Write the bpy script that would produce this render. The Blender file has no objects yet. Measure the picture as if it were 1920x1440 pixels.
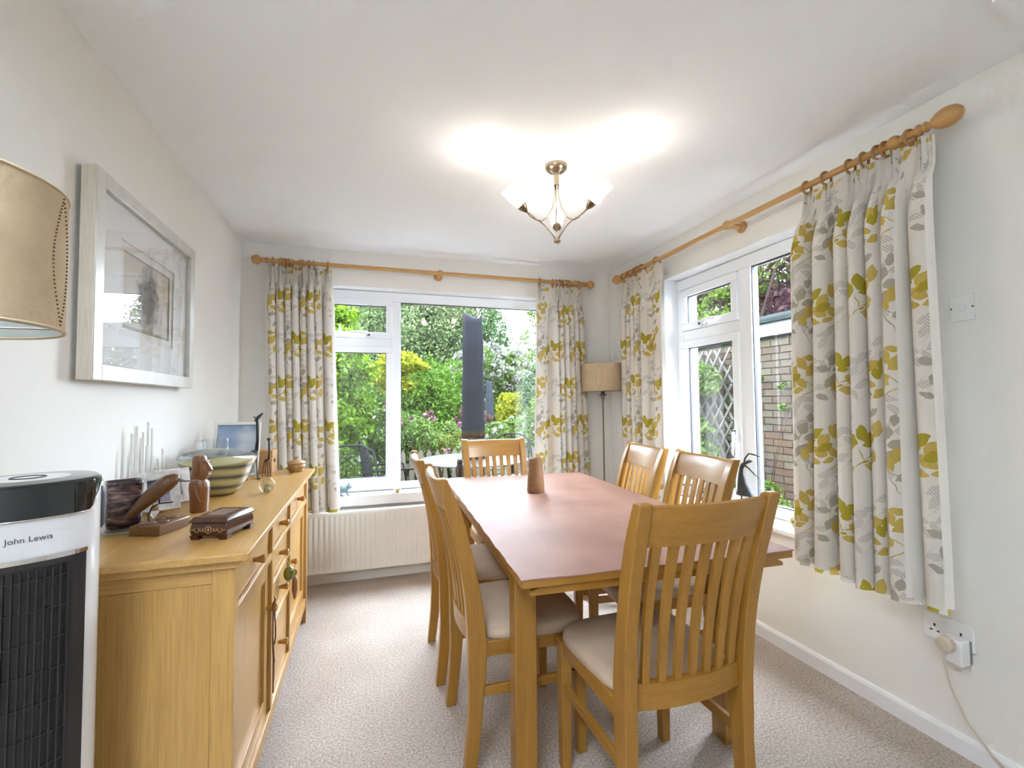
import bpy, math, random
import numpy as np
from mathutils import Vector, Matrix
random.seed(7); np.random.seed(7)
PI = math.pi
S = bpy.context.scene
COL = S.collection
# ------------------------------------------------------------------ camera
F, YAW, PITCH, ROLL, CH = 862.12, 0.307178, 0.0396515, -0.0090628, 1.26908
f0 = Vector((math.sin(YAW), math.cos(YAW), 0)); r0 = Vector((math.cos(YAW), -math.sin(YAW), 0)); u0 = Vector((0, 0, 1))
fw = f0*math.cos(PITCH) + u0*math.sin(PITCH); u2 = -f0*math.sin(PITCH) + u0*math.cos(PITCH)
rt = r0*math.cos(ROLL) + u2*math.sin(ROLL); up = -r0*math.sin(ROLL) + u2*math.cos(ROLL)
cd = bpy.data.cameras.new('camera'); cam = bpy.data.objects.new('camera', cd); COL.objects.link(cam)
cd.sensor_width = 36; cd.sensor_fit = 'HORIZONTAL'; cd.lens = F/1920*36; cd.clip_start = 0.02; cd.clip_end = 300
m = Matrix((rt, up, -fw)).transposed().to_4x4(); m.translation = (0, 0, CH); cam.matrix_world = m
S.camera = cam
# ------------------------------------------------------------------ world, light, exposure
W = bpy.data.worlds.new('overcast_sky'); S.world = W; W.use_nodes = True
bg = W.node_tree.nodes['Background']; bg.inputs[0].default_value = (0.77, 0.90, 1.06, 1); bg.inputs[1].default_value = 10.5
def portal(name, loc, rot, sx, sy):
    l = bpy.data.lights.new(name, 'AREA'); l.shape = 'RECTANGLE'; l.size = sx; l.size_y = sy
    l.cycles.is_portal = True
    o = bpy.data.objects.new(name, l); COL.objects.link(o); o.location = loc; o.rotation_euler = rot
portal('daylight_portal', (0.52, 3.80, 1.37), (-PI/2, 0, 0), 2.1, 1.6)
portal('daylight_portal', (2.27, 2.03, 1.37), (0, PI/2, 0), 1.6, 1.6)
portal('daylight_portal', (-.58, -.5, 2.50), (0, 0, 0), .44, 2.0)  # sky portal for the opening added overhead to brighten the near end
BULB_POWER = 2.0
S.view_settings.view_transform = 'Standard'; S.view_settings.look = 'None'
S.view_settings.gamma = 1; S.view_settings.exposure = 1.86; S.view_settings.use_curve_mapping = False
try:
    S.cycles.use_denoising = True; S.cycles.max_bounces = 7; S.cycles.diffuse_bounces = 4; S.cycles.glossy_bounces = 3; S.cycles.use_adaptive_sampling = True; S.cycles.adaptive_threshold = .12; S.cycles.adaptive_min_samples = 30
    S.cycles.transparent_max_bounces = 24; S.cycles.sample_clamp_indirect = 6; S.cycles.caustics_reflective = False; S.cycles.caustics_refractive = False
except Exception: pass

# ------------------------------------------------------------------ mesh helpers
class MB:
    def __init__(s): s.v = []; s.f = []; s.uv = None
    def add(s, vs, fs):
        o = len(s.v); s.v += [tuple(map(float, p)) for p in vs]; s.f += [tuple(i+o for i in f) for f in fs]; return s
    def box(s, a, b):
        x0, y0, z0 = a; x1, y1, z1 = b
        if x0 > x1: x0, x1 = x1, x0
        if y0 > y1: y0, y1 = y1, y0
        if z0 > z1: z0, z1 = z1, z0
        return s.add([(x0,y0,z0),(x1,y0,z0),(x1,y1,z0),(x0,y1,z0),(x0,y0,z1),(x1,y0,z1),(x1,y1,z1),(x0,y1,z1)],
            [(0,3,2,1),(4,5,6,7),(0,1,5,4),(1,2,6,5),(2,3,7,6),(3,0,4,7)])
    def xf(s, M):
        s.v = [tuple(M @ Vector(p)) for p in s.v]; return s
    def loft(s, loops, closed=False, cap=True):
        n = len(loops[0]); vs = [p for l in loops for p in l]; fs = []
        m_ = len(loops)
        for i in range(m_ if closed else m_-1):
            j = (i+1) % m_
            for k in range(n):
                k2 = (k+1) % n
                fs.append((i*n+k, i*n+k2, j*n+k2, j*n+k))
        if cap and not closed:
            fs.append(tuple(range(n-1, -1, -1))); fs.append(tuple((m_-1)*n+k for k in range(n)))
        return s.add(vs, fs)
    def tube(s, pts, r, seg=8, closed=False):
        pts = [Vector(p) for p in pts]; n = len(pts); loops = []
        rs = r if isinstance(r, (list, tuple)) else [r]*n
        prev = None
        for i, p in enumerate(pts):
            if closed: t = pts[(i+1) % n]-pts[i-1]
            else: t = pts[min(i+1, n-1)]-pts[max(i-1, 0)]
            t.normalize()
            if prev is None:
                a = Vector((0, 0, 1)) if abs(t.z) < .9 else Vector((1, 0, 0))
                x = t.cross(a).normalized()
            else:
                x = (prev - t*prev.dot(t)).normalized()
            prev = x; y = t.cross(x)
            loops.append([p + x*math.cos(2*PI*k/seg)*rs[i] + y*math.sin(2*PI*k/seg)*rs[i] for k in range(seg)])
        return s.loft(loops, closed)
    def lathe(s, prof, c=(0, 0, 0), seg=24, axis='z', cap=True, sx=1, sy=1):
        loops = []
        for (r, h) in prof:
            l = []
            for k in range(seg):
                a = 2*PI*k/seg; x, y = r*math.cos(a)*sx, r*math.sin(a)*sy
                if axis == 'z': q = (x, y, h)
                elif axis == 'x': q = (h, x, y)
                else: q = (y, h, x)
                l.append((q[0]+c[0], q[1]+c[1], q[2]+c[2]))
            loops.append(l)
        return s.loft(loops, cap=cap)
    def ball(s, c, r, seg=16, rings=10):
        if not isinstance(r, (tuple, list)): r = (r, r, r)
        prof = [(max(math.sin(PI*i/rings), .001), -math.cos(PI*i/rings)) for i in range(rings+1)]
        loops = [[(c[0]+q*r[0]*math.cos(2*PI*k/seg), c[1]+q*r[1]*math.sin(2*PI*k/seg), c[2]+h*r[2]) for k in range(seg)] for q, h in prof]
        return s.loft(loops)
    def torus(s, c, R, r, axis='z', seg=24, sub=8, a0=0, a1=2*PI):
        pts = []
        full = abs(a1-a0-2*PI) < 1e-6
        n = seg if full else seg+1
        for i in range(n):
            a = a0+(a1-a0)*i/seg; x, y = R*math.cos(a), R*math.sin(a)
            q = (x, y, 0) if axis == 'z' else ((0, x, y) if axis == 'x' else (y, 0, x))
            pts.append((q[0]+c[0], q[1]+c[1], q[2]+c[2]))
        return s.tube(pts, r, sub, closed=full)
    def prism(s, poly, a, b, axis='y'):
        # poly of 2-D points swept from a to b along axis
        def P(p, h):
            if axis == 'y': return (p[0], h, p[1])
            if axis == 'x': return (h, p[0], p[1])
            return (p[0], p[1], h)
        return s.loft([[P(p, a) for p in poly], [P(p, b) for p in poly]])
    def mesh(s, name):
        me = bpy.data.meshes.new(name); me.from_pydata(s.v, [], s.f); me.update()
        import bmesh
        bm = bmesh.new(); bm.from_mesh(me); bmesh.ops.recalc_face_normals(bm, faces=bm.faces); bm.to_mesh(me); bm.free()
        return me
    def build(s, name, mat, parent=None, smooth=False, bev=0, loc=None, rotz=0, seg=2):
        me = s.mesh(name)
        o = bpy.data.objects.new(name, me); COL.objects.link(o)
        if mat: me.materials.append(mat)
        if smooth:
            for p in me.polygons: p.use_smooth = True
            if smooth == 'auto':
                try: me.set_sharp_from_angle(angle=math.radians(40))
                except Exception: pass
        if bev:
            b = o.modifiers.new('bevel', 'BEVEL'); b.width = bev; b.segments = seg; b.limit_method = 'ANGLE'; b.angle_limit = math.radians(40)
            for p in me.polygons: p.use_smooth = True
            try: me.set_sharp_from_angle(angle=math.radians(40))
            except Exception: pass
        if parent: o.parent = parent
        if loc: o.location = loc
        if rotz: o.rotation_euler[2] = rotz
        return o
def tag(o, label=None, cat=None, group=None, kind=None):
    if label: o['label'] = label
    if cat: o['category'] = cat
    if group: o['group'] = group
    if kind: o['kind'] = kind
    return o
def thing(name, label, cat, loc=(0, 0, 0), rotz=0, group=None):
    o = bpy.data.objects.new(name, None); COL.objects.link(o); o.empty_display_size = .05
    o.location = loc; o.rotation_euler = (0, 0, rotz)
    return tag(o, label, cat, group)
def struct(o): o['kind'] = 'structure'; return o
def copy_tree(o, parent=None):
    c = o.copy(); COL.objects.link(c); c.parent = parent
    for ch in list(o.children): copy_tree(ch, c)
    return c
def bx(name, a, b, mat, parent=None, bev=0): return MB().box(a, b).build(name, mat, parent, bev=bev)

# ------------------------------------------------------------------ materials
def nt(name):
    m_ = bpy.data.materials.new(name); m_.use_nodes = True
    return m_, m_.node_tree, m_.node_tree.nodes, m_.node_tree.links, m_.node_tree.nodes['Principled BSDF']
def plain(name, c, rough=.5, metal=0, spec=.5, bump=0, bscale=200, var=0, vscale=6, **kw):
    m_, t, n, l, b = nt(name)
    b.inputs['Base Color'].default_value = (*c, 1); b.inputs['Roughness'].default_value = rough; b.inputs['Metallic'].default_value = metal
    b.inputs['Specular IOR Level'].default_value = spec
    for k, v in kw.items(): b.inputs[k.replace('_', ' ')].default_value = v
    if bump or var:
        tc = n.new('ShaderNodeTexCoord')
    if bump:
        no = n.new('ShaderNodeTexNoise'); no.inputs['Scale'].default_value = bscale; no.inputs['Detail'].default_value = 3; l.new(tc.outputs['Object'], no.inputs['Vector'])
        bp = n.new('ShaderNodeBump'); bp.inputs['Strength'].default_value = bump; bp.inputs['Distance'].default_value = .003; l.new(no.outputs['Fac'], bp.inputs['Height']); l.new(bp.outputs['Normal'], b.inputs['Normal'])
    if var:
        n2 = n.new('ShaderNodeTexNoise'); n2.inputs['Scale'].default_value = vscale; n2.inputs['Detail'].default_value = 4; l.new(tc.outputs['Object'], n2.inputs['Vector'])
        cr = n.new('ShaderNodeValToRGB'); cr.color_ramp.elements[0].position = .3; cr.color_ramp.elements[1].position = .7
        cr.color_ramp.elements[0].color = tuple(x*(1-var) for x in c)+(1,); cr.color_ramp.elements[1].color = tuple(min(1, x*(1+var)) for x in c)+(1,)
        l.new(n2.outputs['Fac'], cr.inputs['Fac']); l.new(cr.outputs['Color'], b.inputs['Base Color'])
    return m_
def wood(name, c1, c2, axis='z', rough=.38, scale=1.0, c3=None):
    m_, t, n, l, b = nt(name)
    tc = n.new('ShaderNodeTexCoord'); mp = n.new('ShaderNodeMapping')
    sc = [26*scale]*3; sc['xyz'.index(axis)] = 1.6*scale
    mp.inputs['Scale'].default_value = sc; l.new(tc.outputs['Object'], mp.inputs['Vector'])
    no = n.new('ShaderNodeTexNoise'); no.inputs['Scale'].default_value = 1; no.inputs['Detail'].default_value = 6; no.inputs['Roughness'].default_value = .62; no.inputs['Distortion'].default_value = .7
    l.new(mp.outputs[0], no.inputs['Vector'])
    cr = n.new('ShaderNodeValToRGB'); e = cr.color_ramp.elements; e[0].position = .3; e[1].position = .72; e[0].color = (*c2, 1); e[1].color = (*c1, 1)
    l.new(no.outputs['Fac'], cr.inputs['Fac'])
    # fine pores
    mp2 = n.new('ShaderNodeMapping'); sc2 = [320]*3; sc2['xyz'.index(axis)] = 9; mp2.inputs['Scale'].default_value = sc2; l.new(tc.outputs['Object'], mp2.inputs['Vector'])
    n3 = n.new('ShaderNodeTexNoise'); n3.inputs['Scale'].default_value = 1; n3.inputs['Detail'].default_value = 2; l.new(mp2.outputs[0], n3.inputs['Vector'])
    mx = n.new('ShaderNodeMixRGB'); mx.blend_type = 'MULTIPLY'; mx.inputs['Fac'].default_value = .35
    c4 = n.new('ShaderNodeValToRGB'); c4.color_ramp.elements[0].position = .35; c4.color_ramp.elements[1].position = .55; c4.color_ramp.elements[0].color = (.62, .55, .45, 1); c4.color_ramp.elements[1].color = (1, 1, 1, 1)
    l.new(n3.outputs['Fac'], c4.inputs['Fac']); l.new(cr.outputs['Color'], mx.inputs['Color1']); l.new(c4.outputs['Color'], mx.inputs['Color2'])
    l.new(mx.outputs['Color'], b.inputs['Base Color'])
    b.inputs['Roughness'].default_value = rough; b.inputs['Coat Weight'].default_value = .25; b.inputs['Coat Roughness'].default_value = .22
    bp = n.new('ShaderNodeBump'); bp.inputs['Strength'].default_value = .06; l.new(n3.outputs['Fac'], bp.inputs['Height']); l.new(bp.outputs['Normal'], b.inputs['Normal'])
    return m_
def pane_mat(name, tint=(1, 1, 1), gain=1.0):
    m_, t, n, l, b = nt(name); n.remove(b); out = n['Material Output']
    tr = n.new('ShaderNodeBsdfTransparent'); tr.inputs[0].default_value = (*tint, 1)
    gl = n.new('ShaderNodeBsdfGlossy'); gl.inputs['Roughness'].default_value = .01
    fr = n.new('ShaderNodeFresnel'); ge = n.new('ShaderNodeNewGeometry')
    # both faces of the thin sheet meet air: keep the outside reflectance on the inner face too
    mi = n.new('ShaderNodeMath'); mi.operation = 'MULTIPLY_ADD'; mi.inputs[1].default_value = 1/1.5-1.5; mi.inputs[2].default_value = 1.5
    l.new(ge.outputs['Backfacing'], mi.inputs[0]); l.new(mi.outputs[0], fr.inputs['IOR'])
    mx = n.new('ShaderNodeMixShader'); l.new(fr.outputs[0], mx.inputs[0]); l.new(tr.outputs[0], mx.inputs[1]); l.new(gl.outputs[0], mx.inputs[2]); l.new(mx.outputs[0], out.inputs[0])
    return m_
OK1, OK2 = (.40, .198, .029), (.31, .140, .017)
oakX, oakY, oakZ = [wood('oak_'+a, OK1, OK2, a) for a in 'xyz']
SB1, SB2 = (.60, .36, .112), (.51, .285, .078)
sbX, sbY, sbZ = [wood('light_oak_'+a, SB1, SB2, a, rough=.34) for a in 'xyz']
knobM = wood('knob_oak', (.50, .27, .08), (.42, .21, .055), 'x', rough=.35)
poleX, poleY = [wood('beech_'+a, (.56, .31, .10), (.50, .27, .08), a, rough=.35) for a in 'xy']
ringM = wood('ring_beech', (.44, .215, .065), (.38, .175, .05), 'z', rough=.35)
upvc = plain('white_upvc', (.84, .85, .87), .25)
gloss = plain('white_gloss_paint', (.84, .84, .84), .3)
rubber = plain('window_gasket', (.03, .03, .035), .5)
pane = pane_mat('window_glass')
radM = plain('radiator_enamel', (.84, .82, .79), .28)
plastic_white = plain('white_plastic', (.82, .81, .79), .35)
black_iron = plain('black_iron', (.015, .016, .018), .45)
seatM = plain('seat_suede', (.53, .40, .285), .85, spec=.2, bump=.25, bscale=60, var=.06, vscale=9)
def wall_mat(name, c, bs=.15):
    m_, t, n, l, b = nt(name)
    b.inputs['Base Color'].default_value = (*c, 1); b.inputs['Roughness'].default_value = .75; b.inputs['Specular IOR Level'].default_value = .25
    tc = n.new('ShaderNodeTexCoord'); mp = n.new('ShaderNodeMapping'); mp.inputs['Scale'].default_value = (260, 260, 120); l.new(tc.outputs['Object'], mp.inputs['Vector'])
    no = n.new('ShaderNodeTexNoise'); no.inputs['Scale'].default_value = 1; no.inputs['Detail'].default_value = 3; l.new(mp.outputs[0], no.inputs['Vector'])
    bp = n.new('ShaderNodeBump'); bp.inputs['Strength'].default_value = bs; bp.inputs['Distance'].default_value = .002; l.new(no.outputs['Fac'], bp.inputs['Height']); l.new(bp.outputs['Normal'], b.inputs['Normal'])
    return m_
wallM = wall_mat('cream_woven_wallpaper', (.82, .795, .745))
ceilM = wall_mat('white_ceiling_paint', (.93, .94, .95), .15)
def carpet_mat():
    m_, t, n, l, b = nt('beige_carpet'); b.inputs['Roughness'].default_value = 1; b.inputs['Specular IOR Level'].default_value = .05
    b.inputs['Sheen Weight'].default_value = .15
    tc = n.new('ShaderNodeTexCoord')
    no = n.new('ShaderNodeTexNoise'); no.inputs['Scale'].default_value = 120; no.inputs['Detail'].default_value = 5; no.inputs['Roughness'].default_value = .7; l.new(tc.outputs['Object'], no.inputs['Vector'])
    n2 = n.new('ShaderNodeTexNoise'); n2.inputs['Scale'].default_value = 3.5; n2.inputs['Detail'].default_value = 4; l.new(tc.outputs['Object'], n2.inputs['Vector'])
    cr = n.new('ShaderNodeValToRGB'); e = cr.color_ramp.elements; e[0].position = .36; e[1].position = .64; e[0].color = (.33, .252, .198, 1); e[1].color = (.72, .63, .55, 1)
    l.new(no.outputs['Fac'], cr.inputs['Fac'])
    c2 = n.new('ShaderNodeValToRGB'); c2.color_ramp.elements[0].position = .35; c2.color_ramp.elements[1].position = .65; c2.color_ramp.elements[0].color = (.88, .87, .85, 1); c2.color_ramp.elements[1].color = (1, 1, 1, 1)
    l.new(n2.outputs['Fac'], c2.inputs['Fac'])
    mx = n.new('ShaderNodeMixRGB'); mx.blend_type = 'MULTIPLY'; mx.inputs['Fac'].default_value = 1; l.new(cr.outputs['Color'], mx.inputs['Color1']); l.new(c2.outputs['Color'], mx.inputs['Color2']); l.new(mx.outputs['Color'], b.inputs['Base Color'])
    bp = n.new('ShaderNodeBump'); bp.inputs['Strength'].default_value = .9; bp.inputs['Distance'].default_value = .006; l.new(no.outputs['Fac'], bp.inputs['Height']); l.new(bp.outputs['Normal'], b.inputs['Normal'])
    return m_
carpetM = carpet_mat()

# leafy print: a node group that draws one lens-shaped leaf in fabric metres
def leaf_group():
    g = bpy.data.node_groups.new('printed_leaf', 'ShaderNodeTree')
    for nm, ty in (('UV', 'NodeSocketVector'), ('Center', 'NodeSocketVector'), ('Angle', 'NodeSocketFloat'), ('Length', 'NodeSocketFloat'), ('Width', 'NodeSocketFloat')):
        g.interface.new_socket(nm, in_out='INPUT', socket_type=ty)
    g.interface.new_socket('Mask', in_out='OUTPUT', socket_type='NodeSocketFloat')
    n, l = g.nodes, g.links; i = n.new('NodeGroupInput'); o = n.new('NodeGroupOutput')
    def M(op, a, b=None):
        x = n.new('ShaderNodeMath'); x.operation = op
        for k, q in enumerate((a, b)):
            if q is None: continue
            if isinstance(q, (int, float)): x.inputs[k].default_value = q
            else: l.new(q, x.inputs[k])
        return x.outputs[0]
    sb = n.new('ShaderNodeVectorMath'); sb.operation = 'SUBTRACT'; l.new(i.outputs['UV'], sb.inputs[0]); l.new(i.outputs['Center'], sb.inputs[1])
    vr = n.new('ShaderNodeVectorRotate'); vr.rotation_type = 'Z_AXIS'; vr.invert = True; l.new(sb.outputs[0], vr.inputs['Vector']); l.new(i.outputs['Angle'], vr.inputs['Angle'])
    sp = n.new('ShaderNodeSeparateXYZ'); l.new(vr.outputs[0], sp.inputs[0])
    x = M('DIVIDE', sp.outputs[0], i.outputs['Length']); x2 = M('MULTIPLY', x, x)
    w = M('MULTIPLY', M('SUBTRACT', 1.0, x2), i.outputs['Width'])
    l.new(M('LESS_THAN', M('ABSOLUTE', sp.outputs[1]), w), o.inputs[0])
    return g
LEAFG = leaf_group()
def curtain_mat(name, translucency=.18):
    m_, t, n, l, b = nt(name)
    TW, TH = .27, .60
    uv = n.new('ShaderNodeUVMap'); uv.uv_map = 'UVMap'
    # wobble so the leaves are not perfect lenses
    no = n.new('ShaderNodeTexNoise'); no.inputs['Scale'].default_value = 38; no.inputs['Detail'].default_value = 1; l.new(uv.outputs[0], no.inputs['Vector'])
    s1 = n.new('ShaderNodeVectorMath'); s1.operation = 'SUBTRACT'; s1.inputs[1].default_value = (.5, .5, .5); l.new(no.outputs['Color'], s1.inputs[0])
    s2 = n.new('ShaderNodeVectorMath'); s2.operation = 'SCALE'; s2.inputs['Scale'].default_value = .016; l.new(s1.outputs[0], s2.inputs[0])
    s3 = n.new('ShaderNodeVectorMath'); s3.operation = 'ADD'; l.new(uv.outputs[0], s3.inputs[0]); l.new(s2.outputs[0], s3.inputs[1])
    def tiled(off):
        a = n.new('ShaderNodeVectorMath'); a.operation = 'ADD'; a.inputs[1].default_value = (*off, 0); l.new(s3.outputs[0], a.inputs[0])
        # half-drop repeat: every other column sits half a repeat lower
        sx = n.new('ShaderNodeSeparateXYZ'); l.new(a.outputs[0], sx.inputs[0])
        d1 = n.new('ShaderNodeMath'); d1.operation = 'DIVIDE'; d1.inputs[1].default_value = TW; l.new(sx.outputs[0], d1.inputs[0])
        d2 = n.new('ShaderNodeMath'); d2.operation = 'FLOOR'; l.new(d1.outputs[0], d2.inputs[0])
        d3 = n.new('ShaderNodeMath'); d3.operation = 'MULTIPLY'; d3.inputs[1].default_value = TH*.5; l.new(d2.outputs[0], d3.inputs[0])
        d4 = n.new('ShaderNodeMath'); d4.operation = 'ADD'; l.new(sx.outputs[1], d4.inputs[0]); l.new(d3.outputs[0], d4.inputs[1])
        cb_ = n.new('ShaderNodeCombineXYZ'); l.new(sx.outputs[0], cb_.inputs[0]); l.new(d4.outputs[0], cb_.inputs[1])
        a = cb_
        w = n.new('ShaderNodeVectorMath'); w.operation = 'WRAP'; w.inputs[1].default_value = (TW, TH, 1); w.inputs[2].default_value = (0, 0, -1); l.new(a.outputs[0], w.inputs[0])
        return w.outputs[0]
    def layer(vec, leaves):
        acc = None
        for (cx, cy, ang, L_, W_) in leaves:
            g = n.new('ShaderNodeGroup'); g.node_tree = LEAFG; l.new(vec, g.inputs['UV'])
            g.inputs['Center'].default_value = (cx, cy, 0); g.inputs['Angle'].default_value = math.radians(ang); g.inputs['Length'].default_value = L_; g.inputs['Width'].default_value = W_
            if acc is None: acc = g.outputs[0]
            else:
                mxx = n.new('ShaderNodeMath'); mxx.operation = 'MAXIMUM'; l.new(acc, mxx.inputs[0]); l.new(g.outputs[0], mxx.inputs[1]); acc = mxx.outputs[0]
        return acc
    def stem(x0, y0, x1, y1, w=.0022):
        return ((x0+x1)/2, (y0+y1)/2, math.degrees(math.atan2(y1-y0, x1-x0)), math.hypot(x1-x0, y1-y0)/2*1.15, w)
    olive = [(.105, .50, 75, .036, .022), (.145, .535, 100, .036, .022), (.185, .52, 35, .040, .021), (.165, .49, 0, .022, .011), (.225, .465, 30, .034, .019),
             (.08, .465, 110, .026, .016), stem(.13, .48, .15, .43), stem(.15, .435, .205, .455), stem(.15, .43, .12, .405), (.155, .425, 10, .012, .005)]
    ochre = [(.10, .21, 60, .038, .024), (.14, .25, 120, .036, .020), (.185, .225, 40, .042, .024), (.085, .165, 150, .036, .022), (.135, .165, 130, .030, .018),
             (.205, .165, 80, .030, .014), (.06, .125, 170, .032, .015), (.225, .275, 80, .034, .018), stem(.11, .20, .20, .14), stem(.20, .14, .11, .085), (.12, .13, 20, .026, .012), (.17, .275, 170, .03, .014)]
    grey = [(.14, .49, 60, .030, .021), (.17, .45, 10, .030, .018), (.10, .45, 165, .028, .015), (.16, .405, -15, .032, .022), (.12, .39, 70, .026, .016), (.19, .33, 25, .026, .014), (.095, .33, 160, .026, .013),
            (.17, .54, 80, .024, .016), stem(.135, .50, .12, .42), stem(.12, .42, .135, .35), stem(.135, .35, .18, .27), stem(.13, .36, .18, .33), (.21, .265, 50, .024, .012)]
    grey2 = [(.06, .22, 20, .038, .016), (.10, .24, -10, .034, .014), (.05, .18, 60, .032, .015), (.12, .20, -30, .034, .014), (.08, .13, 35, .036, .015), (.14, .12, 5, .03, .013), (.02+.03, .09, 120, .028, .012), (.19, .16, 30, .03, .013), (.20, .10, 100, .028, .013),
             stem(.02, .12, .12, .22, .0014), stem(.06, .05, .15, .16, .0014), stem(.12, .05, .22, .14, .0014)]
    A, Bv, C_, D_ = tiled((0, 0)), tiled((.02, .02)), tiled((.15, -.05)), tiled((.10, .17))
    E_ = tiled((.15, .02)); G_ = tiled((.20, .30))
    oliv2 = [(.06, .20, 70, .034, .021), (.10, .235, 25, .036, .020), (.035, .165, 120, .028, .017), (.095, .165, -20, .026, .013), stem(.07, .18, .10, .11), (.13, .13, 30, .028, .015)]
    mo2 = layer(tiled((.04, .34)), oliv2)
    mo, mc, mg, mg2 = layer(A, olive), layer(E_, ochre), layer(C_, grey), layer(D_, grey2)
    mg3 = layer(G_, [(x, y, a, L_, w) for (x, y, a, L_, w) in grey2])
    base = (.78, .73, .655, 1)
    def mixc(fac, c1, c2):
        x = n.new('ShaderNodeMixRGB'); l.new(fac, x.inputs['Fac'])
        if isinstance(c1, tuple): x.inputs['Color1'].default_value = c1
        else: l.new(c1, x.inputs['Color1'])
        x.inputs['Color2'].default_value = c2; return x.outputs[0]
    # sketched leaves are hatched
    wv = n.new('ShaderNodeTexWave'); wv.inputs['Scale'].default_value = 55; wv.inputs['Distortion'].default_value = 2; wv.bands_direction = 'DIAGONAL'; l.new(uv.outputs[0], wv.inputs['Vector'])
    hm = n.new('ShaderNodeMath'); hm.operation = 'MULTIPLY'; l.new(mg2, hm.inputs[0]); l.new(wv.outputs['Fac'], hm.inputs[1])
    hm3 = n.new('ShaderNodeMath'); hm3.operation = 'MULTIPLY'; l.new(mg3, hm3.inputs[0]); l.new(wv.outputs['Fac'], hm3.inputs[1])
    c = mixc(hm.outputs[0], base, (.46, .43, .38, 1)); c = mixc(hm3.outputs[0], c, (.48, .45, .40, 1)); c = mixc(mg, c, (.44, .395, .315, 1)); c = mixc(mc, c, (.57, .42, .11, 1)); c = mixc(mo2, c, (.56, .41, .10, 1)); c = mixc(mo, c, (.42, .345, .04, 1))
    l.new(c, b.inputs['Base Color']); b.inputs['Roughness'].default_value = .85; b.inputs['Specular IOR Level'].default_value = .15
    out = n['Material Output']
    tl = n.new('ShaderNodeBsdfTranslucent'); l.new(c, tl.inputs[0])
    ms = n.new('ShaderNodeMixShader'); ms.inputs[0].default_value = translucency; l.new(b.outputs[0], ms.inputs[1]); l.new(tl.outputs[0], ms.inputs[2]); l.new(ms.outputs[0], out.inputs[0])
    wn = n.new('ShaderNodeTexNoise'); wn.inputs['Scale'].default_value = 900; l.new(uv.outputs[0], wn.inputs['Vector'])
    bp = n.new('ShaderNodeBump'); bp.inputs['Strength'].default_value = .15; bp.inputs['Distance'].default_value = .001; l.new(wn.outputs['Fac'], bp.inputs['Height']); l.new(bp.outputs['Normal'], b.inputs['Normal'])
    return m_
curtM = curtain_mat('leaf_print_fabric')
liningM = plain('curtain_lining', (.78, .74, .67), .9, spec=.1)

# ================================================================== STRUCTURE
XL, XR, YB, H = -.828, 2.037, 3.563, 2.4
YR = -1.60
BW = dict(x0=-.46, x1=1.53, z0=.605, z1=2.14)      # opening in the back wall
RW = dict(y0=1.27, y1=2.79, z0=.615, z1=2.137)     # opening in the right wall
T = .28
struct(bx('floor', (XL-.3, YR-.3, -.12), (XR+T, YB+T, 0), carpetM))
b_ = MB().box((XL-.3, .5, H), (XR+T, YB+T, H+.15)).box((XL-.3, YR-.3, H), (XR+T, -1.5, H+.15)).box((XL-.3, -1.5, H), (-.80, .5, H+.15)).box((-.36, -1.5, H), (XR+T, .5, H+.15))  # slot left in the ceiling for the added roof opening
struct(b_.build('ceiling', ceilM))
struct(bx('wall_left', (XL-.28, YR-.28, 0), (XL, YB+T, H), wallM))
b_ = MB()
b_.box((XL, YB, 0), (BW['x0'], YB+T, H)).box((BW['x1'], YB, 0), (XR+T, YB+T, H)).box((BW['x0'], YB, BW['z1']), (BW['x1'], YB+T, H)).box((BW['x0'], YB, 0), (BW['x1'], YB+T, BW['z0']))
struct(b_.build('wall_back', wallM))
b_ = MB()
b_.box((XR, YR-.28, 0), (XR+T, RW['y0'], H)).box((XR, RW['y1'], 0), (XR+T, YB, H)).box((XR, RW['y0'], RW['z1']), (XR+T, RW['y1'], H)).box((XR, RW['y0'], 0), (XR+T, RW['y1'], RW['z0']))
struct(b_.build('wall_right', wallM))
b_ = MB().box((XL, YR-.28, 0), (XR, YR, H))
struct(b_.build('wall_rear', wallM))
# small dropped beam at the room's near end on the right
struct(MB().prism([(1.66, .774), (2.037, .83), (2.037, .60), (1.60, .60)], H-.03, H, 'z').build('trim_3', ceilM))
# painted reveal linings
struct(MB().box((BW['x0'], YB+.002, BW['z1']-.004), (BW['x1'], YB+.115, BW['z1'])).box((BW['x0'], YB+.002, BW['z0']), (BW['x0']+.004, YB+.115, BW['z1'])).box((BW['x1']-.004, YB+.002, BW['z0']), (BW['x1'], YB+.115, BW['z1'])).build('trim_1', gloss))
struct(MB().box((XR+.002, RW['y0'], RW['z1']-.004), (XR+.115, RW['y1'], RW['z1'])).box((XR+.002, RW['y1']-.004, RW['z0']), (XR+.115, RW['y1'], RW['z1'])).box((XR+.002, RW['y0'], RW['z0']), (XR+.115, RW['y0']+.004, RW['z1'])).build('trim_2', gloss))
def skirting(name, a, b, axis, w, s):
    # w: wall coordinate; s: direction into the room
    pr = [(w, 0), (w+s*.016, 0), (w+s*.016, .058), (w+s*.010, .070), (w, .072)]
    if axis == 'y': o = MB().prism(pr, a, b, 'y')
    else: o = MB().prism(pr, a, b, 'x')
    return struct(o.build(name, gloss))
skirting('baseboard_right', YR, YB, 'y', XR, -1)
skirting('baseboard_left', YR, YB, 'y', XL, 1)
skirting('baseboard_back', XL, XR, 'x', YB, -1)

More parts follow.
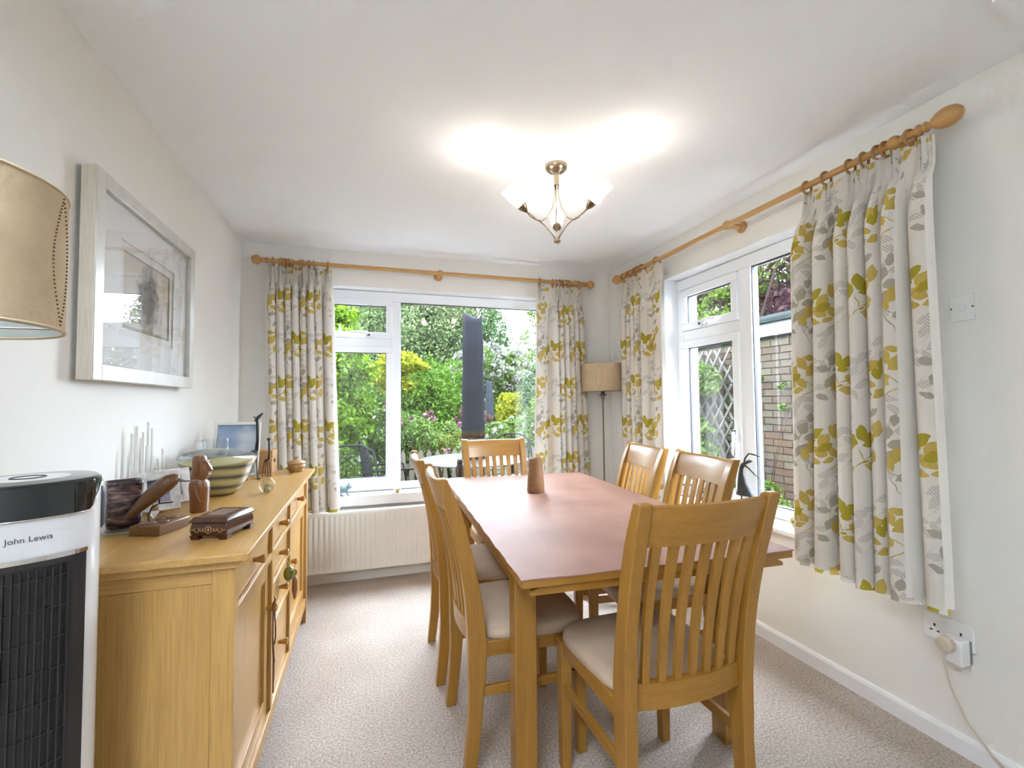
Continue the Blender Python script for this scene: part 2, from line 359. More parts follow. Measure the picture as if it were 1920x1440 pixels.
# ---- windows
def window_back():
    y = YB+.11; d = .06
    w = struct(bpy.data.objects.new('window_1', None)); COL.objects.link(w); w.location = (0.5, y, 0)
    def B(name, a, b, mat, parent=w, bev=.004):
        o = bx(name, a, b, mat, None, bev); o.parent = parent
        if parent is w: o.matrix_parent_inverse = Matrix.Translation(w.location).inverted()
        return o
    x0, x1, z0, z1 = BW['x0']+.004, BW['x1']-.004, BW['z0']+.005, BW['z1']-.006
    fr = MB()
    fr.box((x0, y, z1-.075), (x1, y+d, z1)).box((x0, y, z0), (x1, y+d, z0+.05)).box((x0, y, z0+.05), (x0+.06, y+d, z1-.075)).box((x1-.06, y, z0+.05), (x1, y+d, z1-.075))
    fr.box((.188, y, z0+.05), (.256, y+d, z1-.075)).box((x0+.06, y, 1.703), (.188, y+d, 1.770))
    o = fr.build('frame', upvc, None, bev=.004); o.parent = w; o.matrix_parent_inverse = Matrix.Translation(w.location).inverted()
    def sash(sx0, sx1, sz0, sz1, hinge):
        a = .047; p = .016
        s_ = MB().box((sx0, y-p, sz1-a), (sx1, y+.045, sz1)).box((sx0, y-p, sz0), (sx1, y+.045, sz0+a)).box((sx0, y-p, sz0+a), (sx0+a, y+.045, sz1-a)).box((sx1-a, y-p, sz0+a), (sx1, y+.045, sz1-a))
        so = s_.build('sash', upvc, None, bev=.004); so.parent = w; so.matrix_parent_inverse = Matrix.Translation(w.location).inverted()
        g = bx('gasket', (sx0+a-.006, y+.012, sz0+a-.006), (sx1-a+.006, y+.014, sz1-a+.006), rubber); g.data.clear_geometry()
        gm = MB(); q = .004
        gm.box((sx0+a, y+.004, sz1-a-q), (sx1-a, y+.018, sz1-a)).box((sx0+a, y+.004, sz0+a), (sx1-a, y+.018, sz0+a+q)).box((sx0+a, y+.004, sz0+a), (sx0+a+q, y+.018, sz1-a)).box((sx1-a-q, y+.004, sz0+a), (sx1-a, y+.018, sz1-a))
        g.data = gm.mesh('gasket'); g.data.materials.append(rubber); g.parent = so
        bx('pane', (sx0+a-.004, y+.009, sz0+a-.004), (sx1-a+.004, y+.013, sz1-a+.004), pane, so)
        if hinge == 'top':
            hx = (sx0+sx1)/2+.10
            h = MB().box((hx, y-p-.030, sz0+.006), (hx+.05, y-p, sz0+.036)).tube([(hx+.02, y-p-.035, sz0+.032), (hx-.05, y-p-.04, sz0+.040), (hx-.11, y-p-.036, sz0+.036)], [.011, .009, .008], 8)
            ho = h.build('handle', upvc, so, smooth=True); MB().box((hx+.012, y-p-.034, sz0+.014), (hx+.030, y-p-.029, sz0+.028)).build('lock_button', rubber, so)
        else:
            zz = 1.16
            h = MB().box((sx1-.036, y-p-.022, zz-.035), (sx1-.010, y-p, zz+.035)).tube([(sx1-.023, y-p-.028, zz+.02), (sx1-.027, y-p-.034, zz-.05), (sx1-.036, y-p-.030, zz-.12)], [.010, .008, .007], 8)
            h.build('handle', upvc, so, smooth=True); MB().box((sx1-.030, y-p-.027, zz+.004), (sx1-.016, y-p-.021, zz+.024)).build('lock_button', rubber, so)
    sash(x0+.055, .192, 1.768, 2.068, 'top')
    sash(x0+.055, .192, .658, 1.704, 'side')
    gx0, gx1, gz0, gz1 = .256, x1-.06, z0+.05, z1-.075
    gm = MB(); q = .004
    gm.box((gx0, y+.01, gz1-q), (gx1, y+.03, gz1)).box((gx0, y+.01, gz0), (gx1, y+.03, gz0+q)).box((gx0, y+.01, gz0), (gx0+q, y+.03, gz1)).box((gx1-q, y+.01, gz0), (gx1, y+.03, gz1))
    gm.build('gasket', rubber, o)
    bx('pane', (gx0-.004, y+.018, gz0-.004), (gx1+.004, y+.022, gz1+.004), pane, o)
    s_ = MB().prism([(YB+.11, .528), (YB+.11, .607), (3.537, .607), (3.529, .600), (3.529, .535), (3.535, .528)], BW['x0']-.03, BW['x1']+.03, 'x')
    so = s_.build('window_sill', gloss, None, bev=.003); so.parent = w; so.matrix_parent_inverse = Matrix.Translation(w.location).inverted()
window_back()
def window_right():
    x = XR+.11; d = .06
    w = struct(bpy.data.objects.new('window_2', None)); COL.objects.link(w); w.location = (x, 2.0, 0)
    inv = Matrix.Translation(w.location).inverted()
    def own(o): o.parent = w; o.matrix_parent_inverse = inv; return o
    y0, y1, z0, z1 = RW['y0']+.004, RW['y1']-.002, RW['z0']+.005, RW['z1']-.006
    fr = MB()
    fr.box((x, y0, z1-.075), (x+d, y1, z1)).box((x, y0, z0), (x+d, y1, z0+.06)).box((x, y1-.06, z0+.06), (x+d, y1, z1-.075)).box((x, y0, z0+.06), (x+d, y0+.06, z1-.075))
    fr.box((x, 2.125, z0+.06), (x+d, 2.215, z1-.075)).box((x, 2.215, 1.688), (x+d, y1-.06, 1.757))
    o = own(fr.build('frame', upvc, None, bev=.004))
    def sash(a0, a1, c0, c1, hinge):
        a = .052; p = .016
        s_ = MB().box((x-p, a0, c1-a), (x+.045, a1, c1)).box((x-p, a0, c0), (x+.045, a1, c0+a)).box((x-p, a0, c0+a), (x+.045, a0+a, c1-a)).box((x-p, a1-a, c0+a), (x+.045, a1, c1-a))
        so = own(s_.build('sash', upvc, None, bev=.004)); q = .005
        MB().box((x+.004, a0+a, c1-a-q), (x+.02, a1-a, c1-a)).box((x+.004, a0+a, c0+a), (x+.02, a1-a, c0+a+q)).box((x+.004, a0+a, c0+a), (x+.02, a0+a+q, c1-a)).box((x+.004, a1-a-q, c0+a), (x+.02, a1-a, c1-a)).build('gasket', rubber, so)
        bx('pane', (x+.009, a0+a-.004, c0+a-.004), (x+.013, a1-a+.004, c1-a+.004), pane, so)
        if hinge == 'top':
            hy = (a0+a1)/2+.02
            h = MB().box((x-p-.030, hy-.02, c0+.008), (x-p, hy+.03, c0+.038)).tube([(x-p-.035, hy, c0+.034), (x-p-.04, hy-.07, c0+.040), (x-p-.036, hy-.13, c0+.038)], [.011, .009, .008], 8)
            h.build('handle', upvc, so, smooth=True); MB().box((x-p-.034, hy+.008, c0+.016), (x-p-.029, hy+.026, c0+.030)).build('lock_button', rubber, so)
        else:
            zz = 1.06
            h = MB().box((x-p-.022, a0+.012, zz-.035), (x-p, a0+.038, zz+.035)).tube([(x-p-.028, a0+.025, zz+.02), (x-p-.034, a0+.028, zz-.05), (x-p-.030, a0+.036, zz-.12)], [.010, .008, .007], 8)
            h.build('handle', upvc, so, smooth=True); MB().box((x-p-.027, a0+.016, zz+.004), (x-p-.021, a0+.032, zz+.030)).build('lock_button', rubber, so)
    sash(2.212, y1-.055, 1.757, 2.05, 'top'); sash(2.212, y1-.055, .668, 1.687, 'side')
    g0, g1, c0, c1 = y0+.06, 2.125, z0+.06, z1-.075; q = .005
    MB().box((x+.01, g0, c1-q), (x+.03, g1, c1)).box((x+.01, g0, c0), (x+.03, g1, c0+q)).box((x+.01, g0, c0), (x+.03, g0+q, c1)).box((x+.01, g1-q, c0), (x+.03, g1, c1)).build('gasket', rubber, o)
    bx('pane', (x+.018, g0-.004, c0-.004), (x+.022, g1+.004, c1+.004), pane, o)
    s_ = MB().prism([(XR+.11, .585), (XR+.11, .620), (2.008, .620), (1.998, .612), (1.998, .592), (2.006, .585)], RW['y0']-.03, RW['y1']+.03, 'y')
    own(s_.build('window_sill', gloss, None, bev=.003))
window_right()
# rooflight added out of view behind the camera to brighten the near end
def add_rooflight():
    w = struct(bpy.data.objects.new('added_rooflight', None)); COL.objects.link(w); w.location = (-.58, -.5, H)
    inv = Matrix.Translation(w.location).inverted(); z = H+.11
    fr = MB().box((-.80, -1.5, z), (-.77, .5, z+.05)).box((-.39, -1.5, z), (-.36, .5, z+.05)).box((-.77, -1.5, z), (-.39, -1.47, z+.05)).box((-.77, .47, z), (-.39, .5, z+.05))
    o = fr.build('frame', upvc); o.parent = w; o.matrix_parent_inverse = inv
    bx('pane', (-.77, -1.47, z+.02), (-.39, .47, z+.024), pane, o)
add_rooflight()

# ================================================================== DINING TABLE AND CHAIRS
def rect(cx, cy, hx, hy, z): return [(cx-hx, cy-hy, z), (cx+hx, cy-hy, z), (cx+hx, cy+hy, z), (cx-hx, cy+hy, z)]
TW_, TL_ = .945, 1.80
TROT = math.radians(-2.6)
tb = thing('dining_table', 'long oak dining table with square legs under a mauve cover', 'table', (.421, 1.250, 0), TROT)
MB().prism([(.0, .740), (0, .758), (.003, .7615), (TW_-.003, .7615), (TW_, .758), (TW_, .740)], 0, TL_, 'y').build('table_top', oakX, tb, bev=.002)
for (ya, yb) in ((.012, .14), (TL_-.14, TL_-.012)):
    MB().prism([(.055, .739), (.045, .732), (.032, .727), (.028, .719), (.030, .714), (TW_-.030, .714), (TW_-.028, .719), (TW_-.032, .727), (TW_-.045, .732), (TW_-.055, .739)], ya, yb, 'y').build('end_moulding', oakX, tb)
LX0, LX1, LY0, LY1 = .036, TW_-.036, .215, TL_-.215
for (x, y) in ((LX0, LY0), (LX1-.075, LY0), (LX0, LY1-.075), (LX1-.075, LY1-.075)):
    MB().box((x, y, 0), (x+.075, y+.075, .739)).build('leg', oakZ, tb, bev=.004)
for x in (LX0+.006, LX1-.006-.022): bx('side_rail', (x, LY0+.075, .655), (x+.022, LY1-.075, .739), oakY, tb, .002)
for y in (LY0+.008, LY1-.030): bx('end_rail', (LX0+.075, y, .655), (LX1-.075, y+.022, .739), oakX, tb, .002)
# padded mauve table cover
def cover_mat():
    m_, t, n, l, b = nt('mauve_table_felt')
    tc = n.new('ShaderNodeTexCoord'); no = n.new('ShaderNodeTexNoise'); no.inputs['Scale'].default_value = 4; no.inputs['Detail'].default_value = 5; l.new(tc.outputs['Object'], no.inputs['Vector'])
    cr = n.new('ShaderNodeValToRGB'); cr.color_ramp.elements[0].position = .35; cr.color_ramp.elements[1].position = .65; cr.color_ramp.elements[0].color = (.27, .140, .098, 1); cr.color_ramp.elements[1].color = (.33, .178, .128, 1)
    l.new(no.outputs['Fac'], cr.inputs['Fac']); l.new(cr.outputs['Color'], b.inputs['Base Color']); b.inputs['Roughness'].default_value = .52; b.inputs['Specular IOR Level'].default_value = .2
    n2 = n.new('ShaderNodeTexNoise'); n2.inputs['Scale'].default_value = 260; n2.inputs['Detail'].default_value = 2; l.new(tc.outputs['Object'], n2.inputs['Vector'])
    bp = n.new('ShaderNodeBump'); bp.inputs['Strength'].default_value = .5; bp.inputs['Distance'].default_value = .002; l.new(n2.outputs['Fac'], bp.inputs['Height']); l.new(bp.outputs['Normal'], b.inputs['Normal'])
    return m_
NX, NY = 24, 46
cv = MB(); top = []; bot = []
for j in range(NY+1):
    for i in range(NX+1):
        x = -.003+(TW_+.006)*i/NX; y = -.003+(TL_+.006)*j/NY
        if i in (0, NX): x += .0018*math.sin(j*1.3)+.001*math.sin(j*2.9)
        if j in (0, NY): y += .0020*math.sin(i*1.1)+.0012*math.sin(i*2.3+1)
        e = .0008*math.sin(i*.9+j*.5)
        top.append((x, y, .7665+e)); bot.append((x, y, .7622))
fs = []
n1 = NX+1; off = len(top)
for j in range(NY):
    for i in range(NX):
        a = j*n1+i; fs.append((a, a+1, a+n1+1, a+n1)); fs.append((off+a, off+a+n1, off+a+n1+1, off+a+1))
edge = [i for i in range(n1)]+[j*n1+NX for j in range(1, NY+1)]+[NY*n1+i for i in range(NX-1, -1, -1)]+[j*n1 for j in range(NY-1, 0, -1)]
for k in range(len(edge)):
    a, b2 = edge[k], edge[(k+1) % len(edge)]; fs.append((a, off+a, off+b2, b2))
cv.add(top+bot, fs)
co = cv.build('table_cover', cover_mat(), None, smooth='auto', loc=(.421, 1.250, 0), rotz=TROT)
tag(co, 'mauve felt protective cover lying on the dining table', 'table cover')

def build_chair():
    c = thing('dining_chair', 'x', 'chair', (0, 0, 0), 0, 'oak dining chairs')
    HB = 1.012
    def yb(z):   # centre line of a back post, seat front is +y
        if z < .44: t = (.44-z)/.44; return -.205-.030*t*t
        t = (z-.44)/(HB-.44); return -.205-.028*t-.092*t*t
    def xh(z):   # half-distance of the post centres
        return .198 if z < .44 else .198+.012*((z-.44)/(HB-.44))
    def bow(x, z):  # the back bows away from the sitter
        h = xh(z); return -.026*(1-(x/h)**2)
    for s in (-1, 1):
        lp = []
        for i in range(19):
            z = HB*i/18
            d = .0245 + .008*math.exp(-((z-.44)/.18)**2)
            if z > .9: d = .0245-.007*((z-.9)/.1)
            if z < .3: d = .026-.006*(.3-z)/.3
            zz = z if i < 18 else HB-.004
            lp.append(rect(s*xh(z), yb(z), .020, d, zz))
        lp.append(rect(s*xh(HB), yb(HB)-.001, .018, .010, HB))
        MB().loft(lp).build('back_leg', oakZ, c, bev=.003)
        fl = [rect(s*.203, .178, .0165, .0165, 0), rect(s*.203, .178, .0205, .0205, .30), rect(s*.203, .178, .0205, .0205, .438)]
        MB().loft(fl).build('front_leg', oakZ, c, bev=.003)
        MB().loft([[(s*.206-.009, -.19, .395), (s*.206+.009, -.19, .395), (s*.206+.009, -.19, .445), (s*.206-.009, -.19, .445)], [(s*.206-.009, .165, .395), (s*.206+.009, .165, .395), (s*.206+.009, .165, .445), (s*.206-.009, .165, .445)]]).build('seat_rail', oakY, c, bev=.002)
        MB().loft([[(s*.203-.008, -.20, .262), (s*.203+.008, -.20, .262), (s*.203+.008, -.20, .294), (s*.203-.008, -.20, .294)], [(s*.204-.008, .165, .262), (s*.204+.008, .165, .262), (s*.204+.008, .165, .294), (s*.204-.008, .165, .294)]]).build('stretcher', oakY, c, bev=.002)
    bx('front_rail', (-.185, .172, .390), (.185, .190, .440), oakX, c, .002)
    def rail(z0, z1, th, name, rnd):
        lp = []
        for i in range(17):
            x = -1+2*i/16
            xs = x*(xh(z1)-.018)
            def P(z, dy): return (xs, yb(z)+bow(x*xh(z), z)+dy, z)
            if rnd: lp.append([P(z0, -th), P(z0, th), P((z0+z1)/2, th), P(z1-.012, th), P(z1-.003, th*.6), P(z1, 0), P(z1-.004, -th*.7), P(z1-.014, -th), P((z0+z1)/2, -th)])
            else: lp.append([P(z0, -th), P(z0, th), P(z1, th), P(z1, -th)])
        return MB().loft(lp).build(name, oakX, c, smooth='auto')
    rail(.890, 1.004, .0115, 'top_rail', True)
    rail(.428, .500, .013, 'lower_rail', False)
    for k in range(7):
        x = (k-3)*.0485
        lp = []
        for i in range(11):
            z = .494+(.903-.494)*i/10; t = i/10
            w = .0112+.0026*t
            xs = x*(1+.06*t)
            y = yb(z)+bow(x, z)
            lp.append([(xs-w, y-.0065, z), (xs+w, y-.0065, z), (xs+w, y+.0065, z), (xs-w, y+.0065, z)])
        MB().loft(lp).build('slat', oakZ, c, smooth='auto')
    # upholstered seat: plan narrows to the back, domed top
    def plan(t):  # superellipse-ish outline
        a = 2*PI*t; cx, sy = math.cos(a), math.sin(a); p = 5.0
        r = (abs(cx)**p+abs(sy)**p)**(-1/p); x, y = cx*r, sy*r
        return x, y
    lp = []
    for (sc, z) in ((.90, .436), (.965, .439), (.995, .450), (1.0, .462), (.985, .474), (.93, .483), (.80, .489), (.55, .493), (.25, .494), (.02, .494)):
        l_ = []
        for k in range(48):
            x, y = plan(k/48)
            hw = .232-.020*(1-(y+1)/2); yy = y*.203+.004+.012*max(0, y)*(1-x*x)
            l_.append((x*hw*sc, (yy-.004)*sc+.004, z))
        lp.append(l_)
    MB().loft(lp).build('seat', seatM, c, smooth=True)
    return c
ch0 = build_chair()
chairs = [
    ('oak slat-back dining chair nearest the camera with its back turned', .870, 1.345, math.radians(1)),
    ('oak dining chair on the sideboard side nearest the camera', .575, 1.780, math.radians(-90-1)),
    ('oak dining chair on the sideboard side nearer the radiator', .565, 2.325, math.radians(-90-2)),
    ('oak dining chair at the far end of the table before the garden window', .870, 2.855, math.radians(180+1)),
    ('oak dining chair nearest the corner floor lamp on the side-window side', 1.255, 2.395, math.radians(90-7)),
    ('oak dining chair on the side-window side right behind the nearest chair', 1.240, 1.885, math.radians(90-6)),
]
for i, (lb, x, y, rz) in enumerate(chairs):
    c = ch0 if i == 0 else copy_tree(ch0)
    c.location = (x, y, 0); c.rotation_euler[2] = rz; c['label'] = lb
# tapered brown vase on the table
vm = plain('brown_stoneware', (.25, .125, .052), .5, bump=.3, bscale=120, var=.12, vscale=30)
va = thing('vase', 'tapered brown stoneware vase standing on the table cover', 'vase', (.905, 2.43, .768))
MB().lathe([(.001, 0), (.046, 0), (.0495, .008), (.047, .06), (.040, .14), (.0365, .178), (.0375, .186), (.034, .186), (.033, .178), (.036, .13), (.042, .05), (.042, .012), (.001, .010)], seg=32).build('body', vm, va, smooth='auto')
fm = plain('vase_relief', (.36, .21, .10), .5)
for k in range(9):
    a = random.uniform(0, 2*PI); z = .02+.15*k/8; r = .0485-.012*(z/.18)
    MB().ball((r*math.cos(a)*.985, r*math.sin(a)*.985, z), (.005, .005, .003), 8, 6).build('relief_fleck', fm, va, smooth=True)

# ================================================================== SIDEBOARD
SX0, SX1, SY0, SY1, SZ = -.80, -.294, 1.372, 3.035, .880   # top outline (front edge faces +x)
sb = thing('sideboard', 'long light oak sideboard with drawers and doors along the left wall', 'sideboard', (-.55, 2.2, 0))
sbi = Matrix.Translation((-.55, 2.2, 0)).inverted()
def sbp(mb, name, mat, parent=None, bev=.002, smooth=False):
    mb.xf(sbi); return mb.build(name, mat, parent or sb, bev=bev, smooth=smooth)
sbp(MB().prism([(SX0, .862), (SX0, .880), (SX1-.002, .880), (SX1, .878), (SX1, .864), (SX1-.006, .860), (SX1-.014, .856), (SX1-.020, .848), (SX1-.022, .840), (SX0, .840)], SY0+.018, SY1-.018, 'y'), 'worktop_board', sbY)
sbp(MB().prism([(SX0, .862), (SX0, .880), (SX1-.002, .880), (SX1, .878), (SX1, .864), (SX1-.006, .862)], SY0, SY0+.018, 'y'), 'worktop_end', sbY)
sbp(MB().prism([(SX0, .862), (SX0, .880), (SX1-.002, .880), (SX1, .878), (SX1, .864), (SX1-.006, .862)], SY1-.018, SY1, 'y'), 'worktop_end', sbY)
BX0, BX1, BY0, BY1 = -.785, -.330, 1.402, 3.005
for (y0, y1) in ((BY0, BY0+.042), (BY1-.042, BY1)):
    for (x0, x1) in ((BX0, BX0+.045), (BX1-.055, BX1)):
        sbp(MB().box((x0, y0, 0), (x1, y1, .842)), 'corner_post', sbZ, bev=.003)
sbp(MB().box((BX0+.045, BY0+.006, .12), (BX1-.055, BY0+.024, .80)), 'end_panel', sbZ)
sbp(MB().box((BX0+.045, BY0+.003, .80), (BX1-.045, BY0+.03, .842)), 'end_rail', sbX)
sbp(MB().box((BX0+.045, BY0+.003, .08), (BX1-.045, BY0+.03, .12)), 'end_rail', sbX)
sbp(MB().box((BX0+.045, BY1-.024, .08), (BX1-.045, BY1-.010, .842)), 'end_panel', sbZ)
sbp(MB().box((BX0, BY0+.042, .09), (BX0+.010, BY1-.042, .842)), 'back_panel', sbZ)
sbp(MB().box((BX0+.012, BY0+.042, .105), (BX1-.024, BY1-.042, .118)), 'base_panel', sbY)
FX = BX1
fy = [BY0+.042, 1.935, 1.965, 2.365, 2.395, BY1-.042]
sbp(MB().box((FX-.030, fy[0], .822), (FX-.003, fy[5], .842)), 'front_rail', sbY)
sbp(MB().box((FX-.030, fy[0], .090), (FX-.003, fy[5], .140)), 'front_rail', sbY)
for (a, b2) in ((fy[0], fy[1]), (fy[4], fy[5])): sbp(MB().box((FX-.030, a, .690), (FX-.003, b2, .716)), 'front_rail', sbY)
for (a, b2) in ((fy[1], fy[2]), (fy[3], fy[4])): sbp(MB().box((FX-.030, a, .140), (FX-.003, b2, .822)), 'divider', sbZ)
RC = .015   # the fronts sit back inside the face frame
def knob(x, y, z, parent):
    k = MB().lathe([(.001, 0), (.0075, 0), (.0085, .006), (.0115, .020), (.0145, .029), (.0145, .033), (.010, .036), (.001, .0365)], (x, y, z), 16, 'x')
    return sbp(k, 'knob', knobM, parent, bev=0, smooth='auto')
def drawer(y0, y1, z0, z1):
    g = .003
    d = sbp(MB().box((FX-RC-.020, y0+g, z0+g), (FX-RC, y1-g, z1-g)), 'drawer', sbY)
    knob(FX-RC, (y0+y1)/2, (z0+z1)/2, d)
drawer(fy[0], fy[1], .716, .822); drawer(fy[4], fy[5], .716, .822)
zz = [.822, .716, .575, .40, .140]
rails = [.716, .590, .440]
zs = [(.716, .822), (.592, .700), (.434, .576), (.140, .418)]
for (z0, z1) in ((.700, .716), (.576, .592), (.418, .434)): sbp(MB().box((FX-.030, fy[2], z0), (FX-.003, fy[3], z1)), 'front_rail', sbY)
for (z0, z1) in zs: drawer(fy[2], fy[3], z0, z1)
def door(y0, y1, z0, z1, ky):
    g = .003; a = .058; x0, x1 = FX-RC-.020, FX-RC
    d = sbp(MB().box((x0+.003, y0+a-.004, z0+a-.004), (x1-.011, y1-a+.004, z1-a+.004)), 'door', sbZ)
    for (ya, yb_) in ((y0+g, y0+a), (y1-a, y1-g)): sbp(MB().box((x0, ya, z0+g), (x1, yb_, z1-g)), 'door_stile', sbZ, d)
    for (za, zb_) in ((z0+g, z0+a+.01), (z1-a, z1-g)): sbp(MB().box((x0, y0+a, za), (x1, y1-a, zb_)), 'door_rail', sbY, d)
    knob(FX-RC, ky, .525, d)
door(fy[0], fy[1], .140, .690, fy[1]-.03); door(fy[4], fy[5], .140, .690, fy[4]+.03)
# keepsakes hung on the knobs
ky = (fy[2]+fy[3])/2
hang = thing('hanging_bauble', 'olive green glass bauble hung by a thread from a middle drawer knob', 'ornament', (FX+.022, ky, .556))
MB().ball((0, 0, 0), (.022, .024, .031), 18, 12).build('bauble', plain('olive_glass', (.16, .17, .012), .12, spec=.8), hang, smooth=True)
MB().tube([(0, 0, .03), (-.009, -.004, .06), (-.016, 0, .107), (-.009, .006, .06), (0, 0, .03)], .0009, 5).build('thread', plain('pale_thread', (.6, .56, .45), .9), hang)
hang2 = thing('hanging_spindle', 'brown wooden spindle tassel hung from the far door knob', 'ornament', (FX+.010, fy[4]+.03, .40))
bwm = plain('dark_beech', (.30, .15, .07), .4)
MB().lathe([(.001, -.055), (.006, -.045), (.013, -.01), (.013, .03), (.008, .052), (.001, .055)], seg=14).build('spindle', bwm, hang2, smooth=True)
MB().lathe([(.001, .056), (.010, .060), (.013, .075), (.009, .088), (.001, .090)], seg=10).build('bead', bwm, hang2, smooth=True)
MB().tube([(0, 0, .088), (.002, 0, .12)], .0012, 5).build('cord', bwm, hang2)
hang3 = thing('leather_strap', 'brown leather strap looped over the near door knob', 'strap', (FX+.008, fy[1]-.03, .52))
lm = plain('brown_leather', (.17, .075, .035), .5)
MB().torus((0, 0, 0.006), .0155, .003, 'x', 18, 6).tube([(.002, -.008, .020), (.006, -.002, .032), (.002, .010, .040)], .0035, 6).build('loop', lm, hang3, smooth=True)
MB().tube([(.001, -.010, -.004), (.001, -.014, -.10), (.002, -.006, -.15), (.003, 0, -.19)], [.003, .003, .004, .004], 6).tube([(.003, .004, -.010), (.006, .012, -.08), (.006, .010, -.11), (.003, 0, -.13)], .0028, 6).build('tail', lm, hang3, smooth=True)
MB().loft([[(.0, -.008, -.19), (.006, -.008, -.19), (.006, .008, -.19), (0, .008, -.19)], [(.0, -.005, -.30), (.004, -.005, -.30), (.004, .005, -.30), (0, .005, -.30)]]).build('strip', lm, hang3)

# ================================================================== CURTAINS AND POLES
def sstep(a, b, x):
    t = max(0., min(1., (x-a)/(b-a))); return t*t*(3-2*t)
def curtain(name, label, axis, c0, sgn, top, bot, zt, zb, pleats, uoff, amp=.030, flare=0.0, mirror=1):
    """sheet hung along an axis: top/bot = (start, end) along the wall; pleats = fractions 0..1"""
    NC, NR = 300, 64
    pl = np.array([-.001-(pleats[1]-pleats[0])]+list(pleats)+[1.001+(pleats[-1]-pleats[-2])])
    ph = np.arange(len(pl))*2*PI
    ts = np.linspace(0, 1, NC+1)
    phase = np.interp(ts, pl, ph)
    Wd = abs(top[1]-top[0])
    verts = []; uvs = []
    rng = np.random.RandomState(int(uoff*1000) % 1000)
    jit = rng.uniform(.72, 1.2, len(pl)); lj = rng.uniform(-1, 1, len(pl))
    idx = np.clip(np.interp(ts, pl, np.arange(len(pl))), 0, len(pl)-1)
    am = np.interp(idx, np.arange(len(pl)), jit)
    wave = np.cos(phase)
    wave = np.sign(wave)*np.abs(wave)**.75
    # pinched heads: three narrow ridges at every pleat
    pin = np.zeros(NC+1)
    for p in pleats:
        d = (ts-p)*Wd
        pin += np.exp(-(d/.011)**2)*(.55+.45*np.cos(d*2*PI/.0085))
    # small fraction of sideways sway so folds do not hang dead straight
    prev = None; ulen = None
    rows = []
    for j in range(NR+1):
        v = j/NR; z = zt+(zb-zt)*v; dist = zt-z
        hd = 1-sstep(.085, .16, dist)
        body = sstep(.07, .30, dist)
        dep = hd*(pin*.030+.002) + (1-hd)*amp*(.45+.55*body)*am*(wave*.5+.5) + .010*body*np.sin(phase*.5+1.3)*v
        a = top[0]+(top[1]-top[0])*ts; b2 = bot[0]+(bot[1]-bot[0])*ts
        al = a+(b2-a)*v**1.2 + body*.012*am*np.sin(phase)*np.sign(top[1]-top[0]) + .004*np.sin(phase*.33+v*3)*v
        zz = np.full(NC+1, z) - .004*(1-wave)*v*(j == NR)
        rows.append((al, c0+sgn*dep, zz))
    mid = rows[NR//2]
    du = np.hypot(np.diff(mid[0]), np.diff(mid[1])); uu = np.concatenate([[0], np.cumsum(du)])
    uu = uu+uoff
    for (al, dp, zz) in rows:
        for i in range(NC+1):
            verts.append((al[i], dp[i], zz[i]) if axis == 'x' else (dp[i], al[i], zz[i])); uvs.append((mirror*uu[i]+5, zz[i]+3))
    faces = []
    n1 = NC+1
    for j in range(NR):
        for i in range(NC): a = j*n1+i; faces.append((a, a+1, a+n1+1, a+n1))
    me = bpy.data.meshes.new(name); me.from_pydata(verts, [], faces); me.update()
    ul = me.uv_layers.new(name='UVMap'); li = np.empty(len(me.loops), dtype=np.int32); me.loops.foreach_get('vertex_index', li)
    ua = np.array(uvs, dtype=np.float32)[li]; ul.data.foreach_set('uv', ua.ravel())
    me.materials.append(curtM)
    for p in me.polygons: p.use_smooth = True
    o = bpy.data.objects.new(name, me); COL.objects.link(o)
    tag(o, label, 'curtain', 'leaf-print curtains')
    # plain lining a few millimetres behind, a little wider than the face cloth
    lv = []
    for j in range(0, NR+1, 2):
        al, dp, zz = rows[j]
        for i in range(0, NC+1, 3):
            w = (i/NC-.5)*.016
            q = al[i]+w*np.sign(top[1]-top[0])
            dd = dp[i]-sgn*.006
            z_ = zz[i]-(.0 if j < NR else -.022)
            lv.append((q, dd, z_) if axis == 'x' else (dd, q, z_))
    nc = NC//3+1; lf = []
    for j in range(NR//2):
        for i in range(nc-1): a = j*nc+i; lf.append((a, a+1, a+nc+1, a+nc))
    ml = bpy.data.meshes.new('lining'); ml.from_pydata(lv, [], lf); ml.update(); ml.materials.append(liningM)
    for p in ml.polygons: p.use_smooth = True
    lo = bpy.data.objects.new('lining', ml); COL.objects.link(lo); lo.parent = o
    return o
PZ = 2.252
PYB = YB-.105    # pole centre on the back wall
PXR = XR-.105
def ev(n, a=.05, b=.95): return [a+(b-a)*i/(n-1) for i in range(n)]
PL_BL = [.06, .20, .31, .42, .55, .66, .77, .93]
PL_BR = [.06, .38, .50, .62, .72, .83, .95]
PL_RF = [.05, .19, .32, .45, .58, .93]      # from the corner towards the window
PL_RN = [.06, .24, .44, .55, .66, .77, .95] # from the window towards the camera
curtain('curtain', 'leaf-print curtain by the sideboard, left of the garden window', 'x', PYB+.008, -1, (-.645, -.238), (-.600, -.190), 2.222, .525, PL_BL, .11, .052)
curtain('curtain', 'leaf-print curtain beside the corner lamp, right of the garden window', 'x', PYB+.008, -1, (1.318, 1.715), (1.285, 1.770), 2.222, .525, PL_BR, .37, .052)
curtain('curtain', 'leaf-print curtain in the corner, at the far side of the side window', 'y', PXR+.008, -1, (3.165, 2.675), (3.19, 2.655), 2.222, .530, PL_RF, .52, .052)
curtain('curtain', 'large leaf-print curtain nearest the camera beside the light switch', 'y', PXR+.012, -1, (1.602, 1.088), (1.648, 1.085), 2.222, .530, PL_RN, .83, .086)
